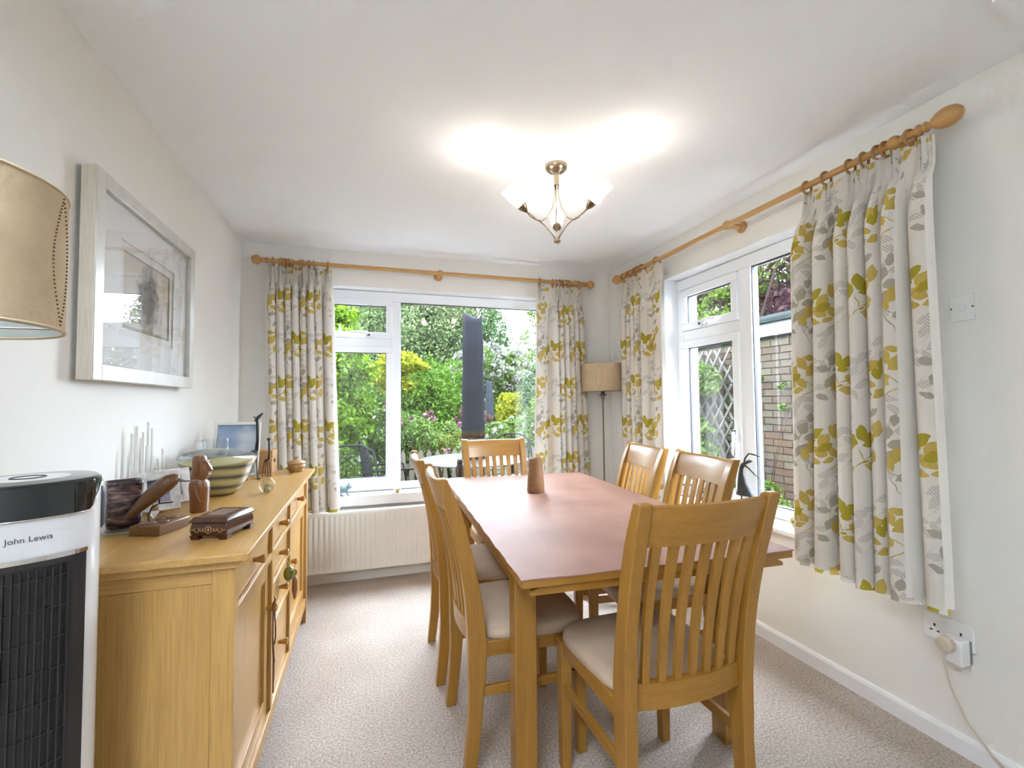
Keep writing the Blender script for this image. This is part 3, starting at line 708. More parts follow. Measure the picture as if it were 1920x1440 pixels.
def pole(name, label, axis, c, a, b, brackets, egg):
    t = thing(name, label, 'curtain pole', (0, 0, 0))
    L_ = {'x': (0, c, PZ), 'y': (c, 0, PZ)}[axis]
    t.location = ((a+b)/2, c, PZ) if axis == 'x' else (c, (a+b)/2, PZ)
    inv = Matrix.Translation(t.location).inverted()
    mat = poleX if axis == 'x' else poleY
    def put(mb, nm, mt=mat, par=t, sm='auto'): mb.xf(inv); return mb.build(nm, mt, par, smooth=sm)
    put(MB().lathe([(.0145, a), (.0145, b)], L_, 20, axis), 'rod')
    fin = [(.0145, 0), (.021, .003), (.021, .010), (.016, .014), (.014, .020), (.019, .026), (.019, .032), (.0125, .037), (.0125, .044)]
    if egg: fin += [(.020, .052), (.030, .068), (.035, .088), (.034, .106), (.027, .124), (.014, .136), (.001, .139)]
    else: fin += [(.022, .050), (.030, .062), (.0325, .075), (.030, .088), (.020, .100), (.001, .105)]
    put(MB().lathe([(r, b+h) for r, h in fin], L_, 24, axis), 'finial')
    put(MB().lathe([(r, a-h) for r, h in fin], L_, 24, axis), 'finial')
    wc = YB if axis == 'x' else XR
    for q in brackets:
        # turned cup that holds the rod, short arm and wall rose
        cup = MB().lathe([(.001, -.020), (.016, -.019), (.024, -.008), (.026, .004), (.022, .016), (.001, .020)], (q, c, PZ) if axis == 'x' else (c, q, PZ), 18, axis)
        bo = put(cup, 'bracket')
        d = wc-c
        pr = [(.015, 0.0), (.014, d-.035), (.017, d-.030), (.012, d-.024), (.020, d-.018), (.030, d-.012), (.034, d-.004), (.034, d-.0005), (.001, d-.0005)]
        ax2 = 'y' if axis == 'x' else 'x'
        arm = MB().lathe(pr, (q, c, PZ) if axis == 'x' else (c, q, PZ), 18, ax2)
        put(arm, 'wall_rose', mat, bo)
    return t
pole('curtain_pole', 'beech curtain pole with ball finials over the garden window', 'x', PYB, -.640, 1.725, [-.56, .532, 1.655], False)
pole('curtain_pole', 'beech curtain pole with egg finials over the side window', 'y', PXR, 1.125, 3.16, [1.20, 2.06, 3.115], True)
rme = MB().torus((0, 0, 0), .0285, .0052, 'x', 24, 8); rme.ball((0, 0, -.034), .0035, 8, 6)
rmx = rme.mesh('curtain_ring'); rmx.materials.append(ringM)
for p in rmx.polygons: p.use_smooth = True
ORD = ['first', 'second', 'third', 'fourth', 'fifth', 'sixth', 'seventh', 'eighth', 'ninth']
def rings(axis, c, spots, label, group):
    for k_, q in enumerate(spots):
        o = bpy.data.objects.new('curtain_ring', rmx); COL.objects.link(o)
        o.location = (q, c, PZ-.0085) if axis == 'x' else (c, q, PZ-.0085)
        o.rotation_euler[2] = (0 if axis == 'x' else PI/2)+random.uniform(-.2, .2)
        tag(o, '%s wooden curtain ring from %s' % (ORD[k_], label), 'curtain ring', group)
def spots(a, b, fr): return [a+(b-a)*f for f in fr]
rings('x', PYB, [-.612, -.535, -.515, -.492, -.445, -.425, -.385, -.352, -.262], 'the left finial of the garden window pole', 'rings of the curtain by the sideboard')
rings('x', PYB, [1.69, 1.60, 1.575, 1.545, 1.515, 1.485, 1.455, 1.34], 'the right finial of the garden window pole', 'rings of the curtain beside the corner lamp')
rings('y', PXR, [3.148, 3.085, 3.04, 2.99, 2.955, 2.90, 2.72], 'the corner finial of the side window pole', 'rings of the corner curtain')
rings('y', PXR, [1.148, 1.232, 1.262, 1.315, 1.372]+spots(1.602, 1.088, [.24, .06]), 'the near egg finial of the side window pole', 'rings of the nearest curtain')

# ================================================================== RADIATOR, SWITCH, SOCKET
rd = thing('radiator', 'white ribbed panel radiator below the garden window', 'radiator', (.5, YB-.075, .09))
RX0, RX1 = -.43, 1.42
pr = []
n_r = int((RX1-RX0-.06)/.0340)
xs0 = RX0+.03
front = [(RX0-.5, .0)]
sec = []
def rib(u):  # corrugation depth 0..1
    return .5+.5*math.tanh(4.2*math.cos(2*PI*u))/math.tanh(4.2)
lv = []; cols = []
x = xs0
for i in range(n_r*12+1):
    u = i/12; cols.append((xs0+u*.0340-.5, rib(u)))
panel = MB(); vs = []; fs = []
zl = [(.022, 0.0), (.040, .25), (.055, 1.0), (.365, 1.0), (.380, .25), (.398, 0.0)]
for (z, k) in zl:
    for (xx, dr) in cols: vs.append((xx, -.024+.012*(1-dr)*k, z))
nn = len(cols)
for j in range(len(zl)-1):
    for i in range(nn-1): a = j*nn+i; fs.append((a, a+1, a+nn+1, a+nn))
panel.add(vs, fs); panel.build('ribbed_panel', radM, rd, smooth='auto')
x0r, x1r = RX0-.5, RX1-.5
MB().prism([(-.024, .396), (-.026, .402), (-.026, .416), (-.020, .424), (.030, .424), (.030, .400)], x0r, x1r, 'x').build('top_grille', radM, rd, bev=.002)
MB().prism([(-.024, .024), (-.026, .018), (-.024, .006), (-.018, .002), (0, .002), (0, .024)], x0r, x1r, 'x').build('bottom_channel', radM, rd, bev=.002)
for (a, b2) in ((x0r, x0r+.032), (x1r-.032, x1r)): bx('side_panel', (a, -.0245, .012), (b2, .030, .412), radM, rd, .003)
bx('rear_panel', (x0r+.02, .004, .02), (x1r-.02, .020, .40), radM, rd)
for xx in (x0r+.25, x1r-.25): bx('wall_bracket', (xx, .020, .05), (xx+.03, .0745, .37), radM, rd)
sw = thing('light_switch', 'white switched wall plate beside the nearest curtain', 'light switch', (XR, 1.069, 1.592))
bx('plate', (-.009, -.0340, -.0465), (0, .0340, .0465), plastic_white, sw, .002)
bx('rocker', (-.0135, -.009, -.012), (-.008, .009, .012), plastic_white, sw, .001)
scr = plain('brass_screw', (.25, .2, .1), .35, 1)
for y in (-.031, .031): MB().lathe([(.0035, -.0095), (.0035, -.0085)], (0, y, 0), 10, 'x').build('screw', scr, sw)
so = thing('wall_socket', 'white double wall socket low on the right wall', 'socket', (XR, 1.156, .418))
bx('plate', (-.010, -.0775, -.045), (0, .0775, .045), plastic_white, so, .002)
holeM = plain('socket_hole', (.01, .01, .01), .6)
for (cy) in (.040, -.040):
    bx('pin_hole', (-.0106, cy-.003, .002), (-.0098, cy+.003, .012), holeM, so)
    for d in (-.011, .011): bx('pin_hole', (-.0106, cy+d-.0045, -.016), (-.0098, cy+d+.0045, -.011), holeM, so)
for cy in (.008, -.008): bx('rocker', (-.0135, cy-.0055, .018), (-.0095, cy+.0055, .034), plastic_white, so, .001)
ad = thing('plug_adapter', 'white plug-in timer block in the wall socket', 'adapter', (XR, 1.118, .388))
bx('body', (-.060, -.030, -.058), (-.0107, .034, .030), plastic_white, ad, .006)
bx('rear_rim', (-.018, -.033, -.052), (-.0105, .037, .026), plain('grey_plastic', (.2, .2, .2), .5), ad, .002)
pg = thing('power_plug', 'cream plug with a long flex trailing to the floor', 'plug', (XR-.061, 1.128, .398))
creamP = plain('cream_plastic', (.62, .53, .42), .4)
MB().lathe([(.001, -.026), (.021, -.026), (.026, -.022), (.027, -.008), (.026, 0), (.001, 0)], (0, 0, 0), 20, 'x').build('plug', creamP, pg, smooth='auto')
MB().tube([(-.012, .004, -.02), (-.014, .006, -.06), (-.012, -.010, -.14), (.0, -.045, -.24), (.020, -.10, -.32), (.036, -.18, -.383), (.03, -.30, -.3925), (.0, -.5, -.3925), (-.03, -.8, -.3925)], .0034, 8).build('flex', creamP, pg, smooth=True)

# ================================================================== CEILING LIGHT
brass = plain('antique_brass', (.46, .38, .27), .22, 1)
darkbrass = plain('dark_antique_brass', (.22, .17, .11), .3, 1)
def shade_mat():
    m_, t, n, l, b = nt('frosted_glass_shade'); n.remove(b); out = n['Material Output']
    tr = n.new('ShaderNodeBsdfTransparent'); tl = n.new('ShaderNodeBsdfTranslucent'); tl.inputs[0].default_value = (.55, .52, .47, 1)
    df = n.new('ShaderNodeBsdfDiffuse'); df.inputs[0].default_value = (.6, .585, .55, 1)
    em = n.new('ShaderNodeEmission'); em.inputs[0].default_value = (1, .88, .70, 1); em.inputs[1].default_value = .06
    a = n.new('ShaderNodeMixShader'); a.inputs[0].default_value = .5; l.new(tl.outputs[0], a.inputs[1]); l.new(df.outputs[0], a.inputs[2])
    b2 = n.new('ShaderNodeMixShader'); b2.inputs[0].default_value = .55; l.new(a.outputs[0], b2.inputs[1]); l.new(tr.outputs[0], b2.inputs[2])
    ad_ = n.new('ShaderNodeAddShader'); l.new(b2.outputs[0], ad_.inputs[0]); l.new(em.outputs[0], ad_.inputs[1]); l.new(ad_.outputs[0], out.inputs[0])
    return m_
shadeM = shade_mat()
cl = thing('ceiling_light', 'three-arm brass ceiling light with frosted glass shades, switched on', 'ceiling light', (.865, 1.995, H))
MB().lathe([(.001, -.0005), (.053, -.0005), (.053, -.010), (.048, -.022), (.030, -.034), (.016, -.042), (.016, -.046), (.001, -.046)], seg=28).build('ceiling_rose', brass, cl, smooth='auto')
MB().lathe([(.0135, -.044), (.0135, -.096), (.001, -.098)], seg=20).build('stem', brass, cl, smooth='auto')
MB().ball((0, 0, -.366), (.017, .017, .012), 16, 10).lathe([(.005, -.345), (.012, -.356), (.012, -.362)], seg=16).build('bottom_knob', brass, cl, smooth=True)
bulbM = bpy.data.materials.new('lit_bulb'); bulbM.use_nodes = True
e_ = bulbM.node_tree.nodes.new('ShaderNodeEmission'); e_.inputs[0].default_value = (1, .85, .62, 1); e_.inputs[1].default_value = 2.5
bulbM.node_tree.links.new(e_.outputs[0], bulbM.node_tree.nodes['Material Output'].inputs[0])
base_a = math.atan2(1.995, .865)
for k in range(3):
    a = base_a+k*2*PI/3; dx, dy = math.cos(a), math.sin(a); px, py = -dy, dx
    def P(R_, z, s_=0): return (dx*R_+px*s_, dy*R_+py*s_, z)
    ar = MB()
    ar.tube([P(.008, -.096, .002), P(.010, -.15, .002), P(.025, -.21, .003), P(.055, -.262, .004), P(.085, -.283, .004), P(.112, -.280, 0), P(.135, -.268, -.005), P(.155, -.254, -.002), P(.165, -.246, 0)], .0030, 8)
    ar.tube([P(.008, -.356, -.002), P(.025, -.335, -.003), P(.060, -.300, -.004), P(.085, -.285, -.004), P(.112, -.276, -.001), P(.138, -.262, .005), P(.156, -.252, .002), P(.165, -.246, 0)], .0030, 8)
    arm = ar.build('arm', brass, cl, smooth=True)
    ax = Vector((dx*.72, dy*.72, .69)).normalized()
    rot = ax.to_track_quat('Z', 'Y').to_matrix().to_4x4(); M_ = Matrix.Translation(P(.158, -.252)) @ rot
    MB().lathe([(.004, 0), (.008, .006), (.017, .022), (.022, .036), (.023, .040), (.019, .040), (.001, .034)], seg=20).xf(M_).build('lamp_cup', darkbrass, arm, smooth='auto')
    sh = MB()
    prof = [(.019, .038), (.024, .055), (.030, .085), (.0345, .118), (.0365, .140), (.0345, .140), (.0325, .118), (.028, .085), (.022, .055), (.017, .040)]
    sh.lathe(prof, seg=24, cap=False).xf(M_)
    sh.build('glass_shade', shadeM, arm, smooth=True)
    MB().ball((0, 0, .072), (.012, .012, .022), 12, 8).xf(M_).build('bulb', bulbM, arm, smooth=True)
    ld = bpy.data.lights.new('bulb_light', 'POINT'); ld.energy = BULB_POWER; ld.color = (1, .93, .83); ld.shadow_soft_size = .022
    lo = bpy.data.objects.new('bulb_light', ld); COL.objects.link(lo); lo.parent = arm; lo.location = M_ @ Vector((0, 0, .085))

# ================================================================== FLOOR LAMPS
def suede_shade_mat():
    return plain('tan_suede', (.56, .43, .28), .9, spec=.1, bump=.3, bscale=90, var=.13, vscale=7)
sueM = suede_shade_mat(); linM = plain('shade_lining', (.40, .41, .36), .8); stM = plain('stitch_holes', (.10, .06, .03), .8)
pewter = plain('pewter_metal', (.28, .25, .21), .4, 1)
def floor_lamp(label, loc, rotz, z0=1.355, z1=1.572):
    t = thing('floor_lamp', label, 'floor lamp', loc, rotz, 'suede-shade floor lamps')
    R_ = .170; dz = z0-1.355
    MB().lathe([(R_, z0), (R_, z1)], seg=64, cap=False).build('lamp_shade', sueM, t, smooth=True)
    shd = t.children[0]
    MB().lathe([(R_-.003, z0+.001), (R_-.003, z1-.001)], seg=64, cap=False).build('lining', linM, shd, smooth=True)
    MB().torus((0, 0, z0), R_-.001, .003, 'z', 64, 6).build('rim', sueM, shd, smooth=True); MB().torus((0, 0, z1), R_-.001, .003, 'z', 64, 6).build('rim', sueM, shd, smooth=True)
    # two facing rows of stitch holes shaped like a leaf
    for a0 in (0, PI):
        st = MB()
        for s in (-1, 1):
            for i in range(34):
                tt = i/33; z = z0+.008+(z1-z0-.016)*tt; a = a0+s*.16*math.sin(PI*tt)+.0
                st.ball(((R_+.0006)*math.cos(a), (R_+.0006)*math.sin(a), z), .0015, 6, 4)
        st.build('stitching', stM, shd)
    MB().lathe([(.0065, .03), (.0065, 1.32+dz)], seg=12).build('pole', pewter, t, smooth='auto')
    MB().lathe([(.001, 0), (.135, 0), (.138, .006), (.130, .014), (.05, .022), (.016, .034), (.012, .05), (.001, .05)], seg=36).build('base', pewter, t, smooth='auto')
    fl = MB()
    for k in range(5):
        a = 2*PI*k/5; fl.tube([(0, 0, 1.298+dz), (.014*math.cos(a), .014*math.sin(a), 1.318+dz), (.036*math.cos(a), .036*math.sin(a), 1.326+dz)], [.007, .006, .002], 8)
    fl.lathe([(.007, 1.27+dz), (.012, 1.30+dz), (.016, 1.318+dz), (.016, 1.35+dz), (.001, 1.352+dz)], seg=14); fl.build('lamp_holder', pewter, t, smooth=True)
    bb = MB().ball((0, 0, 1.40+dz), (.028, .028, .045), 14, 10); bb.build('bulb', plain('frosted_bulb', (.8, .8, .78), .3), t, smooth=True)
    fr = MB()
    for k in range(3):
        a = 2*PI*k/3+.3; fr.tube([(.014*math.cos(a), .014*math.sin(a), 1.352+dz), ((R_-.004)*math.cos(a), (R_-.004)*math.sin(a), 1.362+dz)], .0018, 6)
    fr.build('shade_carrier', pewter, t)
    return t
floor_lamp('slim metal floor lamp with a tan suede drum shade in the far corner', (1.842, 3.355, 0), math.radians(-128))
floor_lamp('tan suede drum-shade floor lamp close to the camera beside the framed picture', (-.650, .915, 0), math.radians(10), 1.395, 1.622)

# ================================================================== TOWER FAN
fanW = plain('fan_white_gloss', (.74, .72, .71), .18, spec=.6); fanB = plain('fan_black_gloss', (.010, .012, .014), .06, spec=.7); fanD = plain('fan_black_matt', (.010, .0095, .0095), .45); fanG = plain('fan_charcoal', (.035, .036, .042), .5)
fanP = plain('fan_panel_charcoal', (.022, .020, .020), .4)
chrome = plain('chrome_line', (.7, .68, .65), .1, 1); fanL = plain('fan_dial_silver', (.78, .75, .72), .5, spec=.2)
fanrot = math.atan2(-1.212, -.665)+PI/2+PI  # local -y looks at the camera
fn = thing('tower_fan', 'tall white and black tower air cooler at the near end of the sideboard', 'fan', (-.660, 1.205, 0), math.atan2(.660, 1.205)+math.radians(2))
def fo(a, e=0, p=2.6):
    c_, s_ = math.cos(a), math.sin(a); r = (abs(c_)**p+abs(s_)**p)**(-1/p)
    return ((.111+e)*c_*r, (.113+e)*s_*r)
NA = 72
def ringz(e, z): return [(*fo(2*PI*k/NA, e), z) for k in range(NA)]
MB().loft([ringz(.012, 0), ringz(.012, .03), ringz(.0, .06), ringz(0, .50), ringz(0, .985), ringz(0, 1.085), ringz(-.003, 1.104), ringz(-.010, 1.110)]).build('body', fanW, fn, smooth='auto')
def lowz(k):   # lower lip of the glossy cap: deep at the front, swept up at the sides
    a = 2*PI*k/NA; d = abs(((a+PI/2+PI) % (2*PI))-PI)  # angle from the front (-y)
    return 1.056+(1.108-1.056)*sstep(math.radians(44), math.radians(66), d)
cap = MB().loft([[(*fo(2*PI*k/NA, .0015), lowz(k)) for k in range(NA)], ringz(.0015, 1.111), ringz(.001, 1.117), ringz(-.003, 1.121), ringz(-.008, 1.122), ringz(-.10, 1.122)])
cap.build('top_cap', fanB, fn, smooth='auto')
MB().tube([(*fo(2*PI*k/NA, .002), lowz(k)) for k in range(NA)], .0016, 6, closed=True).build('chrome_trim', chrome, fn, smooth=True)
MB().lathe([(.001, 1.1222), (.064, 1.1222), (.064, 1.1236), (.001, 1.1236)], seg=40).build('control_dial', fanL, fn, smooth='auto')
MB().torus((0, 0, 1.1238), .026, .002, 'z', 36, 6).build('dial_ring', fanG, fn, smooth=True)
def arc(a0, a1, e, z0, z1, n=24, th=.004):
    # curved plate on the front: angles measured from the front (-y), positive to +x
    m_ = MB(); lp = []
    for i in range(n+1):
        a = -PI/2+a0+(a1-a0)*i/n
        p_ = fo(a, e); q_ = fo(a, e-th)
        lp.append([(p_[0], p_[1], z0), (p_[0], p_[1], z1), (q_[0], q_[1], z1), (q_[0], q_[1], z0)])
    return m_.loft(lp)
arc(-.74, .74, .0018, .07, .980).build('front_panel', fanP, fn, smooth='auto')
arc(-.74, .74, .004, .976, .984, th=.006).build('chrome_trim', chrome, fn, smooth='auto')
arc(-.46, .46, .0030, .10, .965).build('grille_back', fanD, fn, smooth='auto')
for k in range(11):
    a = -.45+.09*k; arc(a-.010, a+.010, .0085, .10, .962, 2, .007).build('grille_bar', fanP, fn)
for k in range(15):
    arc(-.46, .46, .0062, .13+k*.058, .1325+k*.058, 12, .005).build('grille_bar', fanP, fn)
MB().box((.060, .030, .985), (.128, .135, 1.09)).build('carry_handle', fanG, fn, bev=.02, seg=4)
tcv = bpy.data.curves.new('brand_text', 'FONT'); tcv.body = 'John Lewis'; tcv.size = .0145; tcv.align_x = 'CENTER'; tcv.align_y = 'CENTER'; tcv.extrude = .0002
to = bpy.data.objects.new('brand_text', tcv); COL.objects.link(to)
dg = bpy.context.evaluated_depsgraph_get(); tm = bpy.data.meshes.new_from_object(to.evaluated_get(dg)); COL.objects.unlink(to); bpy.data.objects.remove(to)
for v in tm.vertices:
    x, y, z = v.co; a = -PI/2+x/.112; p_ = fo(a, .0008+z); v.co = (p_[0], p_[1], 1.020+y)
tm.materials.clear(); tm.materials.append(plain('brand_print', (.10, .10, .11), .4))
tx = bpy.data.objects.new('brand_lettering', tm); COL.objects.link(tx); tx.parent = fn

# ================================================================== PICTURE ON THE LEFT WALL
pf = thing('framed_picture', 'pale framed misty tree print hanging on the left wall', 'picture', (XL, 2.095, 1.674))
fW = wood('limed_frame', (.64, .57, .47), (.56, .49, .39), 'z', rough=.4); fS = plain('silver_leaf', (.60, .58, .53), .3, .35, var=.08, vscale=20)
hy, hz, D0, D1, fw_ = .416, .326, .012, .052, .050
for (a, b2) in (((D0, -hy, -hz), (D1, -hy+fw_, hz)), ((D0, hy-fw_, -hz), (D1, hy, hz))): bx('frame_stile', a, b2, fS, pf, .002)
for (a, b2) in (((D0, -hy+fw_, hz-fw_), (D1, hy-fw_, hz)), ((D0, -hy+fw_, -hz), (D1, hy-fw_, -hz+fw_))): bx('frame_rail', a, b2, fS, pf, .002)
bx('frame_edge', (D0, -hy-.003, -hz), (D1-.002, -hy, hz), fW, pf); bx('frame_edge', (D0, hy, -hz), (D1-.002, hy+.003, hz), fW, pf)
bx('backing_board', (.001, -hy+.02, -hz+.02), (.014, hy-.02, hz-.02), fW, pf)
matW = plain('mount_board', (.80, .80, .79), .8)
mo_ = MB(); ax_, az_ = .225, .165
mo_.box((.030, -hy+fw_, az_), (.033, hy-fw_, hz-fw_)).box((.030, -hy+fw_, -hz+fw_), (.033, hy-fw_, -az_)).box((.030, -hy+fw_, -az_), (.033, -ax_, az_)).box((.030, ax_, -az_), (.033, hy-fw_, az_))
mo_.build('mount', matW, pf)
i_ = MB(); q = .03
i_.box((.026, -ax_-.004, az_-q), (.0285, ax_+.004, az_+.004)).box((.026, -ax_-.004, -az_-.004), (.0285, ax_+.004, -az_+q)).box((.026, -ax_-.004, -az_+q), (.0285, -ax_+q, az_-q)).box((.026, ax_-q, -az_+q), (.0285, ax_+.004, az_-q))
i_.build('inner_mount', plain('inner_mount_board', (.74, .73, .70), .8), pf)
def print_mat():
    m_, t, n, l, b = nt('misty_tree_print'); tc = n.new('ShaderNodeTexCoord'); sp = n.new('ShaderNodeSeparateXYZ'); l.new(tc.outputs['Generated'], sp.inputs[0])
    def Mt(op, a, b2=None, c=None):
        x = n.new('ShaderNodeMath'); x.operation = op
        for k, q_ in enumerate((a, b2, c)):
            if q_ is None: continue
            if isinstance(q_, (int, float)): x.inputs[k].default_value = q_
            else: l.new(q_, x.inputs[k])
        return x.outputs[0]
    y, z = sp.outputs[1], sp.outputs[2]
    no = n.new('ShaderNodeTexNoise'); no.inputs['Scale'].default_value = 9; no.inputs['Detail'].default_value = 7; l.new(tc.outputs['Generated'], no.inputs['Vector'])
    # a dark crown in the middle, thinner trunks below, misty ground
    dy = Mt('MULTIPLY', Mt('SUBTRACT', y, .52), 4.2); dz = Mt('MULTIPLY', Mt('SUBTRACT', z, .50), 2.2)
    r = Mt('ADD', Mt('MULTIPLY', dy, dy), Mt('MULTIPLY', dz, dz)); blob = Mt('SUBTRACT', 1.0, r)
    f = Mt('ADD', blob, Mt('MULTIPLY', Mt('SUBTRACT', no.outputs['Fac'], .5), 1.6))
    gr = Mt('MULTIPLY', Mt('LESS_THAN', z, .13), Mt('MULTIPLY', no.outputs['Fac'], .9))
    f2 = Mt('MAXIMUM', f, gr)
    cr = n.new('ShaderNodeValToRGB'); e = cr.color_ramp.elements; e[0].position = .05; e[1].position = .8; e[0].color = (.52, .47, .40, 1); e[1].color = (.07, .055, .05, 1)
    l.new(f2, cr.inputs['Fac']); l.new(cr.outputs['Color'], b.inputs['Base Color']); b.inputs['Roughness'].default_value = .7
    return m_
bx('print', (.020, -ax_, -az_), (.024, ax_, az_), print_mat(), pf)
bx('glazing', (.040, -hy+fw_-.004, -hz+fw_-.004), (.0415, hy-fw_+.004, hz-fw_+.004), pane_mat('picture_glass'), pf)

# ================================================================== THINGS ON THE SIDEBOARD
Z = .8803
darkwood = wood('carved_dark_wood', (.145, .060, .016), (.10, .038, .010), 'z', rough=.35)
midwood = wood('carved_brown_wood', (.23, .088, .024), (.17, .060, .015), 'z', rough=.35)
blockwood = wood('block_wood', (.20, .088, .020), (.12, .047, .011), 'x', rough=.4)
clear = pane_mat('clear_crystal', (.94, .96, .97))
def crystal_mat():
    m_, t, n, l, b = nt('cut_crystal'); b.inputs['Base Color'].default_value = (.97, .98, .98, 1); b.inputs['Roughness'].default_value = .02; b.inputs['Transmission Weight'].default_value = 1; b.inputs['IOR'].default_value = 1.45
    return m_
crystal = crystal_mat()
# carved keepsake box
kb = thing('keepsake_box', 'carved dark wooden keepsake box with inlaid scrolls at the front of the sideboard', 'box', (-.412, 1.610, Z), math.radians(-17)); kb.scale = (.92, .88, 1.05)
bw, bd = .058, .080
lp = []
for (s, z) in ((.90, .010), (.985, .018), (1.0, .028), (.975, .038), (.93, .046)): lp.append(rect(0, 0, bw*s, bd*(1-(1-s)*.75), z))
redwood = wood('rosewood', (.085, .026, .011), (.055, .016, .007), 'y', rough=.25)
MB().loft(lp).build('box_body', redwood, kb, bev=.002)
MB().loft([rect(0, 0, .060, .082, .0465), rect(0, 0, .060, .082, .051), rect(0, 0, .052, .074, .060), rect(0, 0, .048, .070, .0615)]).build('lid', redwood, kb, bev=.0015)
inl = plain('straw_inlay', (.42, .26, .10), .4)
MB().loft([rect(0, 0, .030, .048, .0617), rect(0, 0, .030, .048, .0621)]).build('lid_medallion', wood('medallion', (.22, .10, .05), (.13, .05, .028), 'x', rough=.3), kb)
for sx in (-1, 1):
    for sy in (-1, 1): MB().loft([rect(sx*.044, sy*.066, .012, .010, 0), rect(sx*.046, sy*.068, .013, .011, .012)]).build('foot', redwood, kb)
sc_ = MB()
for s in (-1, 1):
    for (cx, R_) in ((.036, .0065), (.022, .004), (.013, .004)): sc_.torus((s*cx, -bd-.0004, .028), R_, .0009, 'y', 16, 5, .6, 5.6)
sc_.torus((0, -bd-.0004, .028), .009, .0010, 'y', 18, 5); sc_.ball((0, -bd-.0004, .028), (.004, .001, .004), 8, 6)
sc_.tube([(-.054, -bd-.0002, .028), (-.044, -bd-.0004, .028)], .0008, 5).tube([(.044, -bd-.0004, .028), (.054, -bd-.0002, .028)], .0008, 5)
sc_.build('scroll_inlay', inl, kb)
# bird on a wooden block
bd_ = thing('bird_carving', 'carved wooden wading bird perched on a wire over a grooved block', 'carving', (-.608, 1.712, Z), math.radians(72))
blk = MB().box((-.066, -.046, 0), (.066, .046, .030)); blk.build('block', blockwood, bd_, bev=.003)
gr = MB()
for (x, y, r) in ((-.035, .012, .022), (-.012, -.018, .016), (.018, .016, .014), (.042, -.004, .020)): gr.lathe([(r*.3, .0302), (r, .0335), (r*1.08, .0302)], (x, y, 0), 20, sy=.75)
gr.build('carved_ripples', blockwood, bd_, smooth=True)
BR_ = Matrix.Rotation(math.radians(-55), 4, 'Z')
MB().tube([(-.030, 0, .030), (-.032, 0, .050), (-.024, 0, .072), (-.006, 0, .084), (.030, 0, .084)], .0022, 8).xf(BR_).build('wire_perch', black_iron, bd_, smooth=True)
sp = [((-.088, 0, .046), .002), ((-.075, 0, .058), .010), ((-.055, 0, .078), .016), ((-.028, 0, .107), .022), ((0, 0, .134), .025), ((.020, 0, .149), .0235), ((.036, 0, .156), .018), ((.044, 0, .156), .010), ((.046, 0, .155), .003)]
MB().tube([p for p, r in sp], [r for p, r in sp], 16).xf(BR_).build('bird_body', darkwood, bd_, smooth=True)
MB().tube([(.040, 0, .153), (.060, 0, .146), (.095, 0, .146)], [.006, .0032, .0012], 8).xf(BR_).build('beak', plain('grey_horn', (.22, .17, .14), .4), bd_, smooth=True)
MB().tube([(-.006, 0, .086), (-.004, 0, .112)], .0022, 8).xf(BR_).build('peg', black_iron, bd_, smooth=True)
# moai figure
mo = thing('carved_figure', 'brown carved long-faced standing figure in front of the striped bowl', 'carving', (-.580, 1.965, Z), math.radians(-8))
lp = []
for (z, hx, hyy, cx) in ((0, .026, .024, 0), (.004, .0285, .026, 0), (.03, .029, .027, 0), (.06, .030, .028, 0), (.085, .032, .030, -.001), (.105, .031, .029, -.001), (.113, .025, .024, -.002), (.117, .0235, .022, -.001), (.121, .026, .023, .001), (.135, .0275, .023, .002), (.16, .0255, .022, .001), (.18, .0235, .021, -.001), (.196, .0225, .021, -.002), (.203, .018, .017, -.002), (.205, .008, .008, -.002)):
    lp.append([(cx+hx*math.copysign(abs(math.cos(2*PI*k/24))**.75, math.cos(2*PI*k/24)), hyy*math.copysign(abs(math.sin(2*PI*k/24))**.75, math.sin(2*PI*k/24)), z) for k in range(24)])
MB().loft(lp).build('body', midwood, mo, smooth='auto')
MB().loft([[(.022, -.006, .182), (.022, .006, .182), (.024, .006, .184), (.024, -.006, .184)], [(.022, -.010, .150), (.022, .010, .150), (.042, .006, .152), (.042, -.006, .152)], [(.020, -.008, .145), (.020, .008, .145), (.036, .005, .145), (.036, -.005, .145)]]).build('nose', midwood, mo, bev=.002)
MB().box((.018, -.021, .178), (.029, .021, .187)).build('brow', midwood, mo, bev=.003)
MB().box((.018, -.013, .131), (.0345, .013, .137)).box((.018, -.013, .139), (.033, .013, .143)).build('lips', midwood, mo, bev=.002)
for s in (-1, 1):
    MB().box((-.006, s*.020, .135), (.004, s*.0265, .180)).build('ear', midwood, mo, bev=.002)
    MB().tube([(-.004, s*.029, .100), (.000, s*.030, .07), (.010, s*.028, .042), (.024, s*.014, .034)], [.006, .006, .0055, .004], 8).build('arm', midwood, mo, smooth=True)
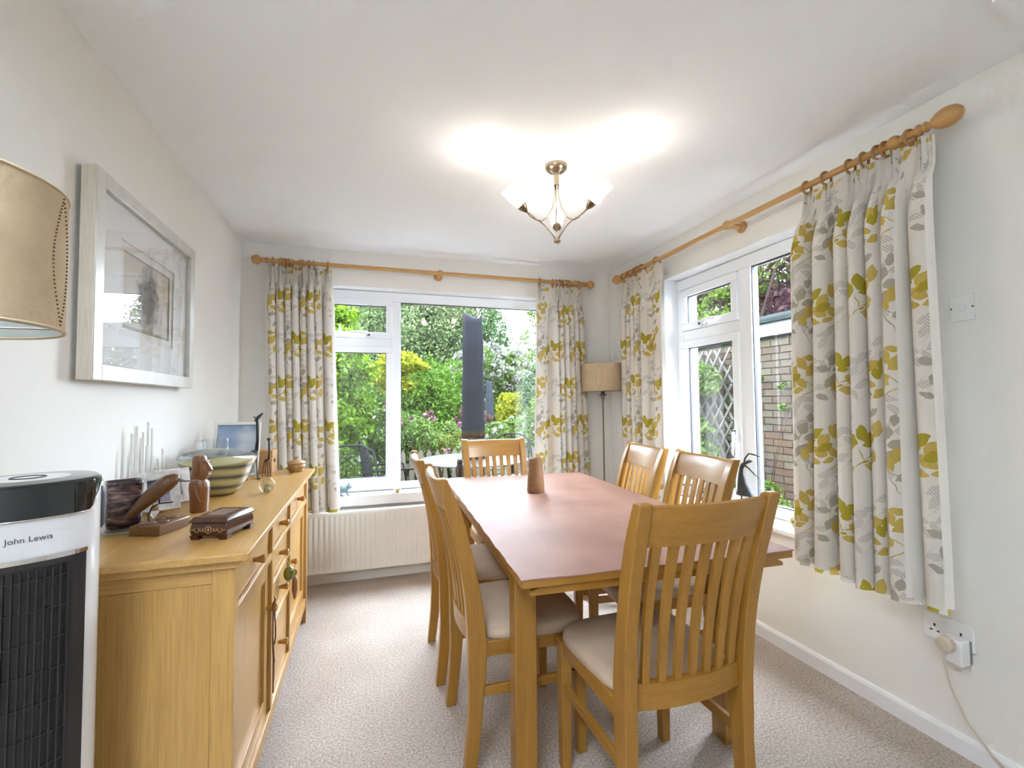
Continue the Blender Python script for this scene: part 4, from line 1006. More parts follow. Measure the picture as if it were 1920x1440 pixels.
# striped glass bowl
def bowl_mat(inner):
    m_, t, n, l, b = nt('striped_art_glass_in' if inner else 'striped_art_glass')
    tc = n.new('ShaderNodeTexCoord'); wv = n.new('ShaderNodeTexWave'); wv.bands_direction = 'Z'; wv.inputs['Scale'].default_value = 7.5; wv.inputs['Distortion'].default_value = 1.6; wv.inputs['Detail'].default_value = 1; wv.inputs['Detail Scale'].default_value = .7
    l.new(tc.outputs['Object'], wv.inputs['Vector'])
    cr = n.new('ShaderNodeValToRGB'); e = cr.color_ramp.elements
    if inner: cols_ = [(.15, (.20, .24, .27)), (.5, (.34, .40, .44)), (.9, (.42, .47, .49))]
    else: cols_ = [(.08, (.09, .10, .09)), (.25, (.24, .24, .16)), (.5, (.34, .32, .15)), (.9, (.46, .42, .22))]
    e[0].position = cols_[0][0]; e[0].color = (*cols_[0][1], 1); e[1].position = cols_[-1][0]; e[1].color = (*cols_[-1][1], 1)
    for (p_, c_) in cols_[1:-1]: q_ = e.new(p_); q_.color = (*c_, 1)
    l.new(wv.outputs['Fac'], cr.inputs['Fac']); l.new(cr.outputs['Color'], b.inputs['Base Color']); b.inputs['Roughness'].default_value = .07; b.inputs['Specular IOR Level'].default_value = .6; b.inputs['Coat Weight'].default_value = .3
    return m_
bo = thing('art_glass_bowl', 'large wavy art-glass bowl with olive and grey stripes', 'bowl', (-.615, 2.320, Z), math.radians(30))
def bowl_loop(r, z, w, dz):
    return [(r*1.05*math.cos(2*PI*k/64), r*.98*math.sin(2*PI*k/64), z+w*(.012*math.cos(2*(2*PI*k/64-1.6))-.046*max(0, math.cos(2*PI*k/64+1.75))**1.4+.012)+dz) for k in range(64)]
outer = [bowl_loop(r, z, w, 0) for (r, z, w) in ((.052, 0, 0), (.066, .004, 0), (.088, .024, .02), (.103, .055, .08), (.116, .085, .2), (.125, .115, .5), (.138, .144, .85), (.146, .160, 1.0), (.148, .164, 1.0))]
inner = [bowl_loop(r, z, w, 0) for (r, z, w) in ((.148, .164, 1.0), (.144, .165, 1.0), (.133, .148, .85), (.119, .118, .5), (.109, .086, .2), (.094, .055, .08), (.07, .022, 0), (.02, .014, 0), (.001, .013, 0))]
MB().loft(outer).build('outer_glass', bowl_mat(False), bo, smooth=True)
bo.children[0].data.update()
MB().loft(inner, cap=False).build('inner_glass', bowl_mat(True), bo, smooth=True)
# glass paperweight with dandelion
pw = thing('glass_paperweight', 'clear glass ball paperweight with a dandelion head inside', 'paperweight', (-.415, 2.275, Z))
MB().ball((0, 0, .0335), .0335, 28, 18).build('ball', pane_mat('paperweight_glass', (.93, .94, .93)), pw, smooth=True)
dn = MB(); rg = random.Random(3)
for k in range(140):
    v = Vector((rg.gauss(0, 1), rg.gauss(0, 1), rg.gauss(0, 1))).normalized()
    p0 = Vector((.0, -.002, .030)); dn.tube([p0+v*.003, p0+v*.019], [.0009, .0006], 3)
dn.build('dandelion', plain('dandelion_fluff', (.55, .52, .34), .9), pw)
dn2 = MB().lathe([(.001, .004), (.010, .006), (.014, .016), (.004, .026), (.001, .027)], seg=14); dn2.build('stalk_base', plain('dandelion_green', (.34, .36, .16), .7), pw, smooth=True)
# lidded pot
lp_ = thing('lidded_pot', 'small ochre lidded pot at the far end of the sideboard', 'pot', (-.385, 2.935, Z))
ocm = wood('ochre_pot', (.46, .27, .09), (.30, .15, .04), 'z', rough=.4, scale=1.5)
MB().lathe([(.001, 0), (.036, 0), (.040, .004), (.046, .018), (.047, .034), (.044, .044), (.042, .047), (.001, .047)], seg=36).build('pot', ocm, lp_, smooth='auto')
MB().lathe([(.050, .047), (.051, .051), (.044, .058), (.020, .066), (.008, .069), (.007, .073), (.012, .078), (.011, .085), (.001, .088)], seg=36).build('lid', plain('pot_lid', (.45, .28, .13), .4), lp_, smooth='auto')
cvd = MB()
for k in range(12):
    a = 2*PI*k/12; r = .0468
    cvd.torus((r*math.cos(a), r*math.sin(a), .024), .006, .0013, 'z', 10, 4)
cvd.build('carved_band', plain('pot_carving', (.20, .10, .03), .5), lp_)
# small storage box with lid
cbm = plain('kraft_card', (.50, .29, .12), .65, var=.05, vscale=12)
cb = thing('storage_box', 'small tan lidded storage box beside the curtain', 'box', (-.560, 2.968, Z), math.radians(-4))
bx('box_body', (-.055, -.050, 0), (.055, .050, .112), cbm, cb, .001)
bx('lid', (-.058, -.053, .086), (.058, .053, .128), cbm, cb, .001)
bx('hand_hole', (.0552, -.014, .056), (.0565, .014, .076), plain('dark_hole', (.01, .01, .012), .8), cb, .003)
# giraffes
def giraffe(label, loc, h, rz, up_):
    t = thing('giraffe_figure', label, 'figurine', loc, rz, 'black metal giraffes'); s = h/.34
    leg = [(-.035, -.012), (-.030, .014), (.020, -.012), (.026, .014)]
    for (x, y) in leg:
        MB().tube([(x*s, y*s, .0), (x*s*.85, y*s*.9, .05*s), (x*s*.55, y*s*.6, .125*s)], [.0030*s, .0026*s, .0045*s], 7).box(((x-.004)*s, (y-.003)*s, 0), ((x+.008)*s, (y+.003)*s, .004*s)).build('leg', black_iron, t)
    MB().tube([(-.026*s, 0, .122*s), (-.012*s, 0, .134*s), (.010*s, 0, .142*s), (.020*s, 0, .150*s)], [.007*s, .011*s, .011*s, .008*s], 10).build('body', black_iron, t, smooth=True)
    MB().tube([(.016*s, 0, .146*s), (.020*s, 0, .20*s), (.018*s, 0, .27*s), (.016*s, 0, .305*s)], [.009*s, .0075*s, .0065*s, .006*s], 8).build('neck', black_iron, t, smooth=True)
    hd = MB()
    if up_: hd.tube([(.008*s, 0, .296*s), (.022*s, 0, .318*s), (.042*s, 0, .338*s)], [.006*s, .0085*s, .004*s], 8)
    else: hd.ball((.014*s, 0, .315*s), (.016*s, .012*s, .014*s), 10, 8)
    for q in (-1, 1): hd.tube([(.010*s, q*.004*s, .312*s), (.000, q*.012*s, .322*s)], [.003*s, .001*s], 5)
    hd.build('head', black_iron, t, smooth=True)
giraffe('tall black metal giraffe with raised head beside the photo frame', (-.560, 2.700, Z), .345, math.radians(20), True)
giraffe('small black metal giraffe in front of the storage box', (-.512, 2.795, Z), .215, math.radians(-30), False)
# portrait photo frame (photograph shows only a soft blue and grey image)
def soft_photo(name, cols_, sc=2.2):
    m_, t, n, l, b = nt(name); tc = n.new('ShaderNodeTexCoord'); no = n.new('ShaderNodeTexNoise'); no.inputs['Scale'].default_value = sc; no.inputs['Detail'].default_value = 1; l.new(tc.outputs['Generated'], no.inputs['Vector'])
    sp_ = n.new('ShaderNodeSeparateXYZ'); l.new(tc.outputs['Generated'], sp_.inputs[0])
    ad2 = n.new('ShaderNodeMath'); ad2.operation = 'MULTIPLY_ADD'; ad2.inputs[1].default_value = .5; l.new(sp_.outputs[2], ad2.inputs[0]); l.new(no.outputs['Fac'], ad2.inputs[2])
    cr = n.new('ShaderNodeValToRGB'); e = cr.color_ramp.elements; e[0].position = .45; e[1].position = .95; e[0].color = (*cols_[0], 1); e[1].color = (*cols_[2], 1); q_ = e.new(.68); q_.color = (*cols_[1], 1)
    l.new(ad2.outputs[0], cr.inputs['Fac']); l.new(cr.outputs['Color'], b.inputs['Base Color']); b.inputs['Roughness'].default_value = .35
    return m_
silver = plain('silver_frame', (.74, .72, .69), .25, .5)
ph = thing('photo_frame', 'large silver photo frame with a blurred blue picture behind the bowl', 'photo frame', (-.662, 2.775, Z+.0075), math.radians(-4))
tilt = Matrix.Rotation(math.radians(-12), 4, 'X')
def fr_parts(t, hw, hh, fwid, th, fmat, pmat, edge=None, M_=tilt):
    lift = Matrix.Translation((0, 0, hh+.001)) ; MM = M_ @ lift
    MB().box((-hw, -th, -hh), (-hw+fwid, 0, hh)).box((hw-fwid, -th, -hh), (hw, 0, hh)).box((-hw+fwid, -th, hh-fwid), (hw-fwid, 0, hh)).box((-hw+fwid, -th, -hh), (hw-fwid, 0, -hh+fwid)).xf(MM).build('frame', fmat, t, bev=.0015)
    ph_ = MB().box((-hw+fwid-.002, -th*.35, -hh+fwid-.002), (hw-fwid+.002, -th*.2, hh-fwid+.002)); o = ph_.build('photograph', pmat, t); o.data.transform(MM)
    MB().box((-hw+.003, 0, -hh+.003), (hw-.003, .004, hh-.003)).xf(MM).build('back_board', edge or fmat, t)
    MB().loft([[(-.02, .004, hh*.4), (.02, .004, hh*.4), (.02, .007, hh*.4), (-.02, .007, hh*.4)], [(-.025, .004+hh*.75, -hh*.92), (.025, .004+hh*.75, -hh*.92), (.025, .008+hh*.75, -hh*.92), (-.025, .008+hh*.75, -hh*.92)]]).xf(MM).build('easel_leg', edge or fmat, t)
fr_parts(ph, .112, .145, .016, .016, silver, soft_photo('blurred_portrait', ((.62, .64, .68), (.52, .57, .64), (.24, .34, .50))), edge=fW)
# two distressed white frames near the wall
dist = plain('distressed_white', (.70, .68, .66), .6, var=.2, vscale=45, bump=.3, bscale=80)
p1 = thing('photo_frame', 'chunky distressed white photo frame behind the dark glass vase', 'photo frame', (-.700, 1.945, Z+.010), math.radians(28))
fr_parts(p1, .062, .070, .030, .030, dist, soft_photo('holiday_snap', ((.45, .36, .36), (.35, .36, .48), (.12, .15, .35)), 6), edge=blockwood, M_=Matrix.Rotation(math.radians(-20), 4, 'X'))
p2 = thing('photo_frame', 'distressed white photo frame between the white sticks and the bowl', 'photo frame', (-.705, 2.085, Z+.009), math.radians(38))
fr_parts(p2, .058, .066, .030, .030, dist, soft_photo('garden_snap', ((.5, .5, .52), (.25, .3, .45), (.10, .12, .28)), 6), edge=blockwood, M_=Matrix.Rotation(math.radians(-18), 4, 'X'))
# white stick sculpture
stk = thing('stick_sculpture', 'cluster of thin white upright sticks of many heights against the wall', 'sculpture', (-.800, 2.105, Z))
wst = plain('white_stick', (.76, .73, .69), .55)
bx('base', (-.018, -.135, 0), (.018, .190, .010), wst, stk, .002)
rg = random.Random(11)
SH = 1.27
hs = [.135, .19, .225, .245, .21, .17, .13, .185, .225, .255, .235, .195, .15, .115, .085, .075, .10, .135, .165, .145, .09]
for k, hh in enumerate(hs):
    hh *= SH; y = -.125+.0150*k; x = .010*math.sin(k*2.1)
    MB().lathe([(.0040, .010), (.0040, hh), (.001, hh+.002)], (x, y, 0), 8).build('stick', wst, stk, smooth='auto')
# dark marbled vase on a glass plate, crystal goblet
gv = thing('glass_vase', 'dark marbled glass vase beside the tower fan', 'vase', (-.722, 1.752, Z+.0122))
def marb():
    m_, t, n, l, b = nt('marbled_purple_glass'); tc = n.new('ShaderNodeTexCoord'); mp = n.new('ShaderNodeMapping'); mp.inputs['Scale'].default_value = (6, 6, 26); l.new(tc.outputs['Object'], mp.inputs['Vector'])
    no = n.new('ShaderNodeTexNoise'); no.inputs['Scale'].default_value = 2; no.inputs['Detail'].default_value = 6; no.inputs['Distortion'].default_value = 1.5; l.new(mp.outputs[0], no.inputs['Vector'])
    cr = n.new('ShaderNodeValToRGB'); e = cr.color_ramp.elements; e[0].position = .38; e[1].position = .72; e[0].color = (.012, .008, .010, 1); e[1].color = (.50, .38, .38, 1); q_ = e.new(.52); q_.color = (.09, .05, .055, 1); q2 = e.new(.62); q2.color = (.24, .15, .14, 1)
    l.new(no.outputs['Fac'], cr.inputs['Fac']); l.new(cr.outputs['Color'], b.inputs['Base Color']); b.inputs['Roughness'].default_value = .08; b.inputs['Coat Weight'].default_value = .4
    return m_
def sq(r, z, p=4): return [(r*math.copysign(abs(math.cos(2*PI*k/40))**(2/p), math.cos(2*PI*k/40)), r*math.copysign(abs(math.sin(2*PI*k/40))**(2/p), math.sin(2*PI*k/40)), z) for k in range(40)]
MB().loft([sq(.034, 0), sq(.043, .005), sq(.046, .03), sq(.044, .08), sq(.046, .135), sq(.047, .142), sq(.044, .142), sq(.041, .08), sq(.040, .02), sq(.01, .014)]).build('body', marb(), gv, smooth=True, rotz=.5)
gp = thing('glass_plate', 'thick clear glass plate under the dark marbled vase', 'plate', (-.722, 1.752, Z))
MB().lathe([(.001, 0), (.058, 0), (.074, .006), (.076, .012), (.070, .0118), (.001, .0118)], seg=40).build('plate', pane_mat('plate_glass', (.88, .91, .92)), gp, smooth='auto')
cg = thing('crystal_goblet', 'small cut crystal goblet behind the bird carving', 'goblet', (-.672, 1.836, Z))
MB().lathe([(.001, 0), (.017, 0), (.017, .002), (.004, .005), (.003, .014), (.008, .022), (.013, .034), (.012, .046), (.006, .056), (.004, .064), (.009, .078), (.008, .078), (.003, .066), (.001, .066)], seg=10).build('goblet', crystal, cg, smooth='auto')
# candles
wax = plain('cream_wax', (.80, .72, .60), .5, Subsurface_Weight=.2)
cd1 = thing('pillar_candle', 'cream pillar candle in a clear glass behind the bowl', 'candle', (-.690, 2.560, Z))
MB().lathe([(.001, 0), (.042, 0), (.042, .166), (.037, .170), (.030, .166), (.001, .165)], seg=30).build('candle', wax, cd1, smooth='auto'); MB().tube([(0, 0, .164), (.001, 0, .176)], .001, 5).build('wick', black_iron, cd1)
MB().lathe([(.051, 0), (.054, .02), (.056, .225), (.054, .225), (.052, .02)], seg=36, cap=False).build('hurricane_glass', clear, cd1, smooth=True)
cd2 = thing('pillar_candle', 'tall slim white pillar candle by the wall behind the bowl', 'candle', (-.765, 2.600, Z))
MB().lathe([(.001, 0), (.022, 0), (.022, .205), (.019, .209), (.001, .208)], seg=24).build('candle', plain('white_wax', (.82, .80, .77), .5), cd2, smooth='auto'); MB().tube([(0, 0, .206), (0, .001, .217)], .001, 5).build('wick', black_iron, cd2)

# ================================================================== THINGS ON THE WINDOW SILLS
verd = plain('verdigris_metal', (.16, .24, .25), .5, .3, var=.3, vscale=60)
fg = thing('animal_ornament', 'blue-green metal animal ornament on the sill by the sideboard curtain', 'ornament', (-.155, 3.560, .6073), math.radians(10))
MB().ball((0, 0, .045), (.034, .024, .026), 16, 12).ball((-.018, 0, .060), (.020, .018, .020), 12, 8).build('body', verd, fg, smooth=True)
MB().ball((.034, 0, .062), (.019, .017, .019), 12, 8).ball((.048, .0, .056), (.011, .013, .010), 10, 8).build('head', verd, fg, smooth=True)
for s in (-1, 1):
    MB().ball((.036, s*.010, .083), (.005, .004, .007), 8, 6).build('ear', verd, fg, smooth=True)
    MB().tube([(-.018, s*.014, .034), (-.022, s*.020, .012), (-.016, s*.021, .003)], [.010, .006, .004], 8).ball((-.010, s*.021, .003), (.012, .006, .003), 8, 6).build('leg', verd, fg, smooth=True)
    MB().tube([(.020, s*.014, .034), (.026, s*.018, .014), (.028, s*.018, .003)], [.008, .005, .004], 8).ball((.036, s*.018, .003), (.012, .006, .003), 8, 6).build('leg', verd, fg, smooth=True)
bw_ = thing('trinket_bowl', 'tiny gold and glass bowl on the sill below the window post', 'bowl', (.225, 3.555, .6073))
goldm = plain('pale_gold', (.55, .47, .20), .3, .6)
MB().lathe([(.001, 0), (.016, 0), (.018, .004), (.012, .009), (.024, .018), (.027, .030), (.025, .030), (.020, .018), (.001, .014)], seg=28).build('bowl', goldm, bw_, smooth='auto')
MB().torus((0, 0, .030), .0275, .0045, 'z', 28, 8).build('glass_rim', plain('pale_rim', (.7, .72, .7), .15), bw_, smooth=True)
br = thing('brass_ball', 'small patterned brass ball on the side sill by the near curtain', 'ornament', (2.075, 1.805, .6203))
brm = plain('antique_gold', (.40, .31, .16), .3, .8, var=.35, vscale=70, bump=.8, bscale=90)
MB().ball((0, 0, .031), (.030, .030, .031), 24, 16).build('ball', brm, br, smooth=True)
eb = MB()
for k in range(14):
    a = 2*PI*k/14; eb.torus((.0295*math.cos(a), .0295*math.sin(a), .031+.006*(-1)**k), .0045, .0012, 'z', 8, 4)
eb.build('embossing', goldm, br)
# dancing metal bird figure
dmet = plain('rust_black_metal', (.030, .032, .036), .55, .4, var=.5, vscale=60)
db = thing('dancing_figure', 'black metal dancing figure with outstretched arms on the side sill', 'figurine', (2.085, 2.155, .6203), math.radians(-74)); db.scale = (1.12, 1.12, 1.14)
lp = []
for (z, r, cx) in ((.085, .040, .004), (.088, .046, .006), (.115, .035, 0), (.15, .024, -.008), (.19, .014, -.012), (.215, .011, -.010), (.235, .013, -.004), (.25, .010, .004)):
    lp.append([(cx+r*math.cos(2*PI*k/18)*(1.0 if z > .1 else 1.05), r*.45*math.sin(2*PI*k/18), z) for k in range(18)])
MB().loft(lp).build('dress', dmet, db, smooth='auto')
MB().tube([(-.012, 0, .090), (-.012, 0, .04), (-.010, 0, 0)], .004, 8).build('leg', dmet, db, smooth=True)
MB().tube([(.026, 0, .090), (.042, 0, .045), (.056, 0, 0)], .004, 8).build('leg', dmet, db, smooth=True)
MB().tube([(.004, 0, .248), (.012, 0, .275), (.032, 0, .300), (.062, 0, .296), (.088, 0, .290)], [.004, .0042, .004, .0038, .004], 8).build('arm', dmet, db, smooth=True)
MB().tube([(.004, 0, .242), (.030, 0, .226), (.060, 0, .198), (.085, 0, .182)], [.006, .004, .0032, .002], 8).build('arm', dmet, db, smooth=True)
MB().tube([(.006, 0, .246), (.022, 0, .256), (.036, 0, .262), (.048, 0, .262)], [.005, .008, .008, .004], 10).build('head', dmet, db, smooth=True)
# items half hidden behind the chair slats
tl_ = thing('tealight_holder', 'small square glass and metal candle holder on the side sill, seen through chair slats', 'candle holder', (2.085, 2.655, .6203), math.radians(5))
th_ = MB()
for sx in (-1, 1):
    for sy in (-1, 1): th_.box((sx*.028-.002, sy*.028-.002, 0), (sx*.028+.002, sy*.028+.002, .075))
th_.box((-.030, -.030, 0), (.030, .030, .004)).box((-.030, -.030, .073), (.030, -.026, .077)).box((-.030, .026, .073), (.030, .030, .077)).box((-.030, -.026, .073), (-.026, .026, .077)).box((.026, -.026, .073), (.030, .026, .077))
th_.build('cage', black_iron, tl_)
MB().lathe([(.001, .004), (.019, .004), (.019, .020), (.001, .020)], seg=20).build('tealight', wax, tl_, smooth='auto')
for sgn in (-1, 1): bx('side_pane', (-.026, sgn*.0275, .005), (.026, sgn*.0285, .072), clear, tl_)
ct_ = thing('cat_ornament', 'little black scrolled metal ornament on the side sill, seen through chair slats', 'ornament', (2.085, 2.485, .6203), math.radians(-80))
sc2 = MB().torus((0, 0, .030), .024, .004, 'y', 20, 6).torus((.004, 0, .068), .013, .0035, 'y', 16, 6).tube([(.010, 0, .078), (.022, 0, .100), (.034, 0, .106)], [.003, .0025, .002], 6).tube([(-.004, 0, .080), (-.010, 0, .096)], .003, 6)
sc2.build('scroll', black_iron, ct_, smooth=True); bx('foot', (-.028, -.014, 0), (.028, .014, .005), black_iron, ct_, .001)
MB().ball((0, 0, .030), (.012, .006, .012), 12, 8).build('bead', black_iron, ct_, smooth=True)

# ================================================================== GARDEN
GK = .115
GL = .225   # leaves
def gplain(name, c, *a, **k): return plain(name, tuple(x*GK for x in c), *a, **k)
GZ = -.12
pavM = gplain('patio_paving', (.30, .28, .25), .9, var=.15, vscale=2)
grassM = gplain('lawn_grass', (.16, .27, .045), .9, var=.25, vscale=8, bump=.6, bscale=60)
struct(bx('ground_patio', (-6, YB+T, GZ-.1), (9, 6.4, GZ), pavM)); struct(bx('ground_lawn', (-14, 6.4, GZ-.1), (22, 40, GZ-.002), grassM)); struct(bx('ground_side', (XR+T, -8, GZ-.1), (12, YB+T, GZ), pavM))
struct(bx('ground_rear', (-14, -14, GZ-.1), (XL-.30, YB+T, GZ), pavM))
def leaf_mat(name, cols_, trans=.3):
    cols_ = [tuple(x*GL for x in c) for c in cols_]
    m_, t, n, l, b = nt(name); ge = n.new('ShaderNodeNewGeometry'); cr = n.new('ShaderNodeValToRGB'); e = cr.color_ramp.elements
    e[0].position = 0; e[0].color = (*cols_[0], 1); e[1].position = 1; e[1].color = (*cols_[-1], 1)
    for i, c in enumerate(cols_[1:-1]): q_ = e.new((i+1)/(len(cols_)-1)); q_.color = (*c, 1)
    l.new(ge.outputs['Random Per Island'], cr.inputs['Fac']); l.new(cr.outputs['Color'], b.inputs['Base Color']); b.inputs['Roughness'].default_value = .6; b.inputs['Specular IOR Level'].default_value = .06
    tl = n.new('ShaderNodeBsdfTranslucent'); l.new(cr.outputs['Color'], tl.inputs[0]); ms = n.new('ShaderNodeMixShader'); ms.inputs[0].default_value = trans
    l.new(b.outputs[0], ms.inputs[1]); l.new(tl.outputs[0], ms.inputs[2]); l.new(ms.outputs[0], n['Material Output'].inputs[0])
    return m_
def leaves(name, parent, blobs, n, size, mat, seed=1, lumps=30, lump=.22, fill=.3, aspect=.5, up=.35, stuff=True):
    """n leaf blades scattered over clumps of ellipsoids; blobs = [(centre, radii, weight)]"""
    R_ = np.random.RandomState(seed); V = []
    wt = np.array([b[2] for b in blobs], float); wt /= wt.sum()
    for (c, r, _), w in zip(blobs, wt):
        k = int(n*w); c = np.array(c); r = np.array(r)
        kf = int(k*fill); ks = k-kf
        d = R_.normal(size=(lumps, 3)); d /= np.linalg.norm(d, axis=1)[:, None]
        lc = d*R_.uniform(.78, 1.0, (lumps, 1)); which = R_.randint(0, lumps, ks)
        q = R_.normal(size=(ks, 3)); q /= np.linalg.norm(q, axis=1)[:, None]
        p1 = lc[which]+q*lump*R_.uniform(.25, 1.0, (ks, 1))
        q = R_.normal(size=(kf, 3)); q /= np.linalg.norm(q, axis=1)[:, None]; p2 = q*R_.uniform(0, 1, (kf, 1))**.4*.92
        V.append(np.concatenate([p1, p2])*r+c)
    P = np.concatenate(V); k = len(P)
    P[:, 2] = np.maximum(P[:, 2], GZ+.02)
    L_ = size*R_.uniform(.65, 1.35, k)
    ax = R_.normal(size=(k, 3)); ax[:, 2] -= .2; ax /= np.linalg.norm(ax, axis=1)[:, None]
    nr = R_.normal(size=(k, 3)); nr[:, 2] += up*3; nr -= ax*(nr*ax).sum(1)[:, None]; nr /= np.linalg.norm(nr, axis=1)[:, None]
    sd = np.cross(ax, nr)
    a_ = P-ax*L_[:, None]*.5; b_2 = P+sd*(L_*aspect*.5)[:, None]+nr*(L_*.08)[:, None]; c_2 = P+ax*L_[:, None]*.5; d_2 = P-sd*(L_*aspect*.5)[:, None]+nr*(L_*.08)[:, None]
    verts = np.stack([a_, b_2, c_2, d_2], 1).reshape(-1, 3).astype(np.float32)
    me = bpy.data.meshes.new(name); me.vertices.add(4*k); me.vertices.foreach_set('co', verts.ravel())
    me.loops.add(4*k); me.loops.foreach_set('vertex_index', np.arange(4*k, dtype=np.int32)); me.polygons.add(k); me.polygons.foreach_set('loop_start', np.arange(0, 4*k, 4, dtype=np.int32))
    me.update(calc_edges=True); me.validate(); me.materials.append(mat)
    o = bpy.data.objects.new(name, me); COL.objects.link(o); o.parent = parent
    if stuff: o['kind'] = 'stuff'
    return o
barkM = plain('bark', (.020, .015, .011), .95, spec=.03, bump=.6, bscale=30)
def plant(name, label, cat, base, blobs, n, size, mat, seed, trunk=None, **kw):
    t = thing(name, label, cat, (base[0], base[1], GZ))
    bl = [((c[0]-base[0], c[1]-base[1], c[2]-GZ), r, w) for (c, r, w) in blobs]
    R_ = random.Random(seed); st = MB()
    tr = trunk or .03
    for (c, r, w) in bl[:3]:
        for k in range(3 if trunk is None else 2):
            q = Vector((c[0]+R_.uniform(-.4, .4)*r[0], c[1]+R_.uniform(-.4, .4)*r[1], c[2]+r[2]*.5)); mid = Vector((q.x*.35, q.y*.35, q.z*.45))
            st.tube([(R_.uniform(-.05, .05), R_.uniform(-.05, .05), 0), mid, q], [tr, tr*.75, tr*.25], 7)
    st.build('stems' if trunk is None else 'trunk', barkM, t, smooth=True)
    leaves('foliage', t, bl, n, size, mat, seed, **kw)
    return t
# note: P-clamp inside leaves() is in local space, which is fine for these heights
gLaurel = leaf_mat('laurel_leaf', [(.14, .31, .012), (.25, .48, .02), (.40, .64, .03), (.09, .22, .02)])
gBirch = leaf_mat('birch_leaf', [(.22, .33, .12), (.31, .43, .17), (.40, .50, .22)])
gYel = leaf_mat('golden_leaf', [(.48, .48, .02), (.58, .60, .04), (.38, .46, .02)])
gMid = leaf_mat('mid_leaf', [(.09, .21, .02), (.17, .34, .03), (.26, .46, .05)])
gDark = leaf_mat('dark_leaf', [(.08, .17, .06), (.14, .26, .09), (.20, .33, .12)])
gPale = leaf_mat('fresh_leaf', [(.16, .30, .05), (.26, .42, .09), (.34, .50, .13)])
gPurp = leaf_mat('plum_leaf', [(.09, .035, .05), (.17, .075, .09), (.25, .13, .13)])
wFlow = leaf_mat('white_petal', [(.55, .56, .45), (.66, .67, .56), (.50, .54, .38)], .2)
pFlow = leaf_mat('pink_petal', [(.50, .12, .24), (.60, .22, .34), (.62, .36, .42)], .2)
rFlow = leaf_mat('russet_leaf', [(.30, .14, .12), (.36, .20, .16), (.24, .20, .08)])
plant('laurel_shrub', 'big glossy green laurel shrub behind the opening sash', 'shrub', (-.9, 6.2, 0), [((-.85, 6.1, .75), (.98, .8, 1.0), 3), ((-.80, 6.15, 1.75), (.92, .75, .80), 3), ((-1.2, 6.2, 2.35), (1.05, .8, .62), 2.4)], 60000, .075, gLaurel, 2, lumps=60, lump=.20, fill=.35)
plant('birch_tree', 'tall pale weeping birch tree at the end of the garden', 'tree', (2.1, 17, 0), [((1.6, 16.5, 4.2), (1.7, 1.4, 2.6), 3), ((3.2, 17, 4.8), (1.6, 1.4, 2.4), 3), ((.4, 17, 3.4), (1.5, 1.4, 2.2), 2), ((2.2, 16, 2.4), (2.2, 1, 1.6), 2)], 60000, .14, gBirch, 3, trunk=.13, lumps=70, lump=.26, fill=.35, aspect=.4)
plant('slender_tree', 'dark slender tree between the birch and the conifer', 'tree', (4.2, 15.5, 0), [((4.15, 15.5, 3.2), (.75, .7, 1.35), 2), ((4.2, 15.5, 2.2), (1.1, .8, 1.1), 2)], 9000, .12, gDark, 4, trunk=.09, lumps=50, lump=.24)
plant('conifer_tree', 'feathery conifer at the right of the garden view', 'tree', (5.0, 12.8, 0), [((4.95, 12.8, 2.9), (.75, .7, 1.7), 2), ((5.1, 12.8, 1.5), (1.2, 1, 1.5), 2)], 12000, .12, gMid, 5, trunk=.10, lumps=60, lump=.22, aspect=.22, up=.1)
plant('hedge_row', 'dense green hedge closing the garden behind the flowers', 'hedge', (2.0, 13.5, 0), [((.3, 13.5, 1.1), (1.6, .7, 1.5), 2), ((2.4, 13.6, 1.2), (1.6, .7, 1.5), 2), ((4.4, 13.6, 1.1), (1.6, .7, 1.4), 2), ((-1.6, 13.2, 1.4), (1.5, .7, 1.8), 2)], 22000, .12, gMid, 6, lumps=60, lump=.2, fill=.5)
plant('golden_maple', 'bright yellow-green maple in tiers beside the window post', 'tree', (.72, 9.0, 0), [((.62, 9.0, 2.02), (.52, .45, .20), 2), ((.72, 9.0, 1.55), (.50, .45, .14), 1.5), ((.30, 9.1, 1.78), (.55, .4, .2), 1.5)], 7000, .07, gYel, 7, trunk=.035, lumps=34, lump=.24)
plant('green_shrub', 'rounded mid-green shrub left of the large parasol', 'shrub', (1.15, 8.7, 0), [((1.05, 8.7, .95), (.62, .5, .80), 3), ((1.35, 8.9, 1.35), (.55, .5, .62), 2)], 10000, .07, gMid, 8, lumps=44, lump=.2, fill=.4)
co_ = plant('dogwood_tree', 'dogwood tree covered in creamy white bracts', 'tree', (2.95, 10.2, 0), [((2.75, 10.1, 1.95), (.95, .7, .62), 3), ((3.1, 10.2, 1.35), (1.0, .7, .70), 3)], 13000, .085, gPale, 9, trunk=.06, lumps=50, lump=.22, fill=.45)
leaves('blossom', co_, [((2.70-2.95, 10.0-10.2, 2.06-GZ), (1.0, .75, .60), 3), ((3.1-2.95, 10.05-10.2, 1.5-GZ), (1.02, .75, .62), 3)], 6500, .075, wFlow, 19, lumps=40, lump=.20, fill=.06, aspect=.75, up=.9)
plant('golden_shrub', 'rounded golden yellow shrub on the right of the lawn', 'shrub', (2.68, 8.4, 0), [((2.66, 8.4, 1.12), (.36, .33, .34), 2), ((2.72, 8.4, .78), (.38, .33, .3), 1)], 5000, .055, gYel, 10, lumps=34, lump=.22, fill=.4)
plant('blue_green_shrub', 'dusky blue-green shrub at the right edge of the garden window', 'shrub', (3.05, 8.0, 0), [((3.05, 7.9, 1.2), (.36, .35, .75), 2), ((2.95, 7.6, .7), (.45, .35, .5), 1)], 7000, .06, gDark, 11, lumps=40, lump=.2, fill=.4)
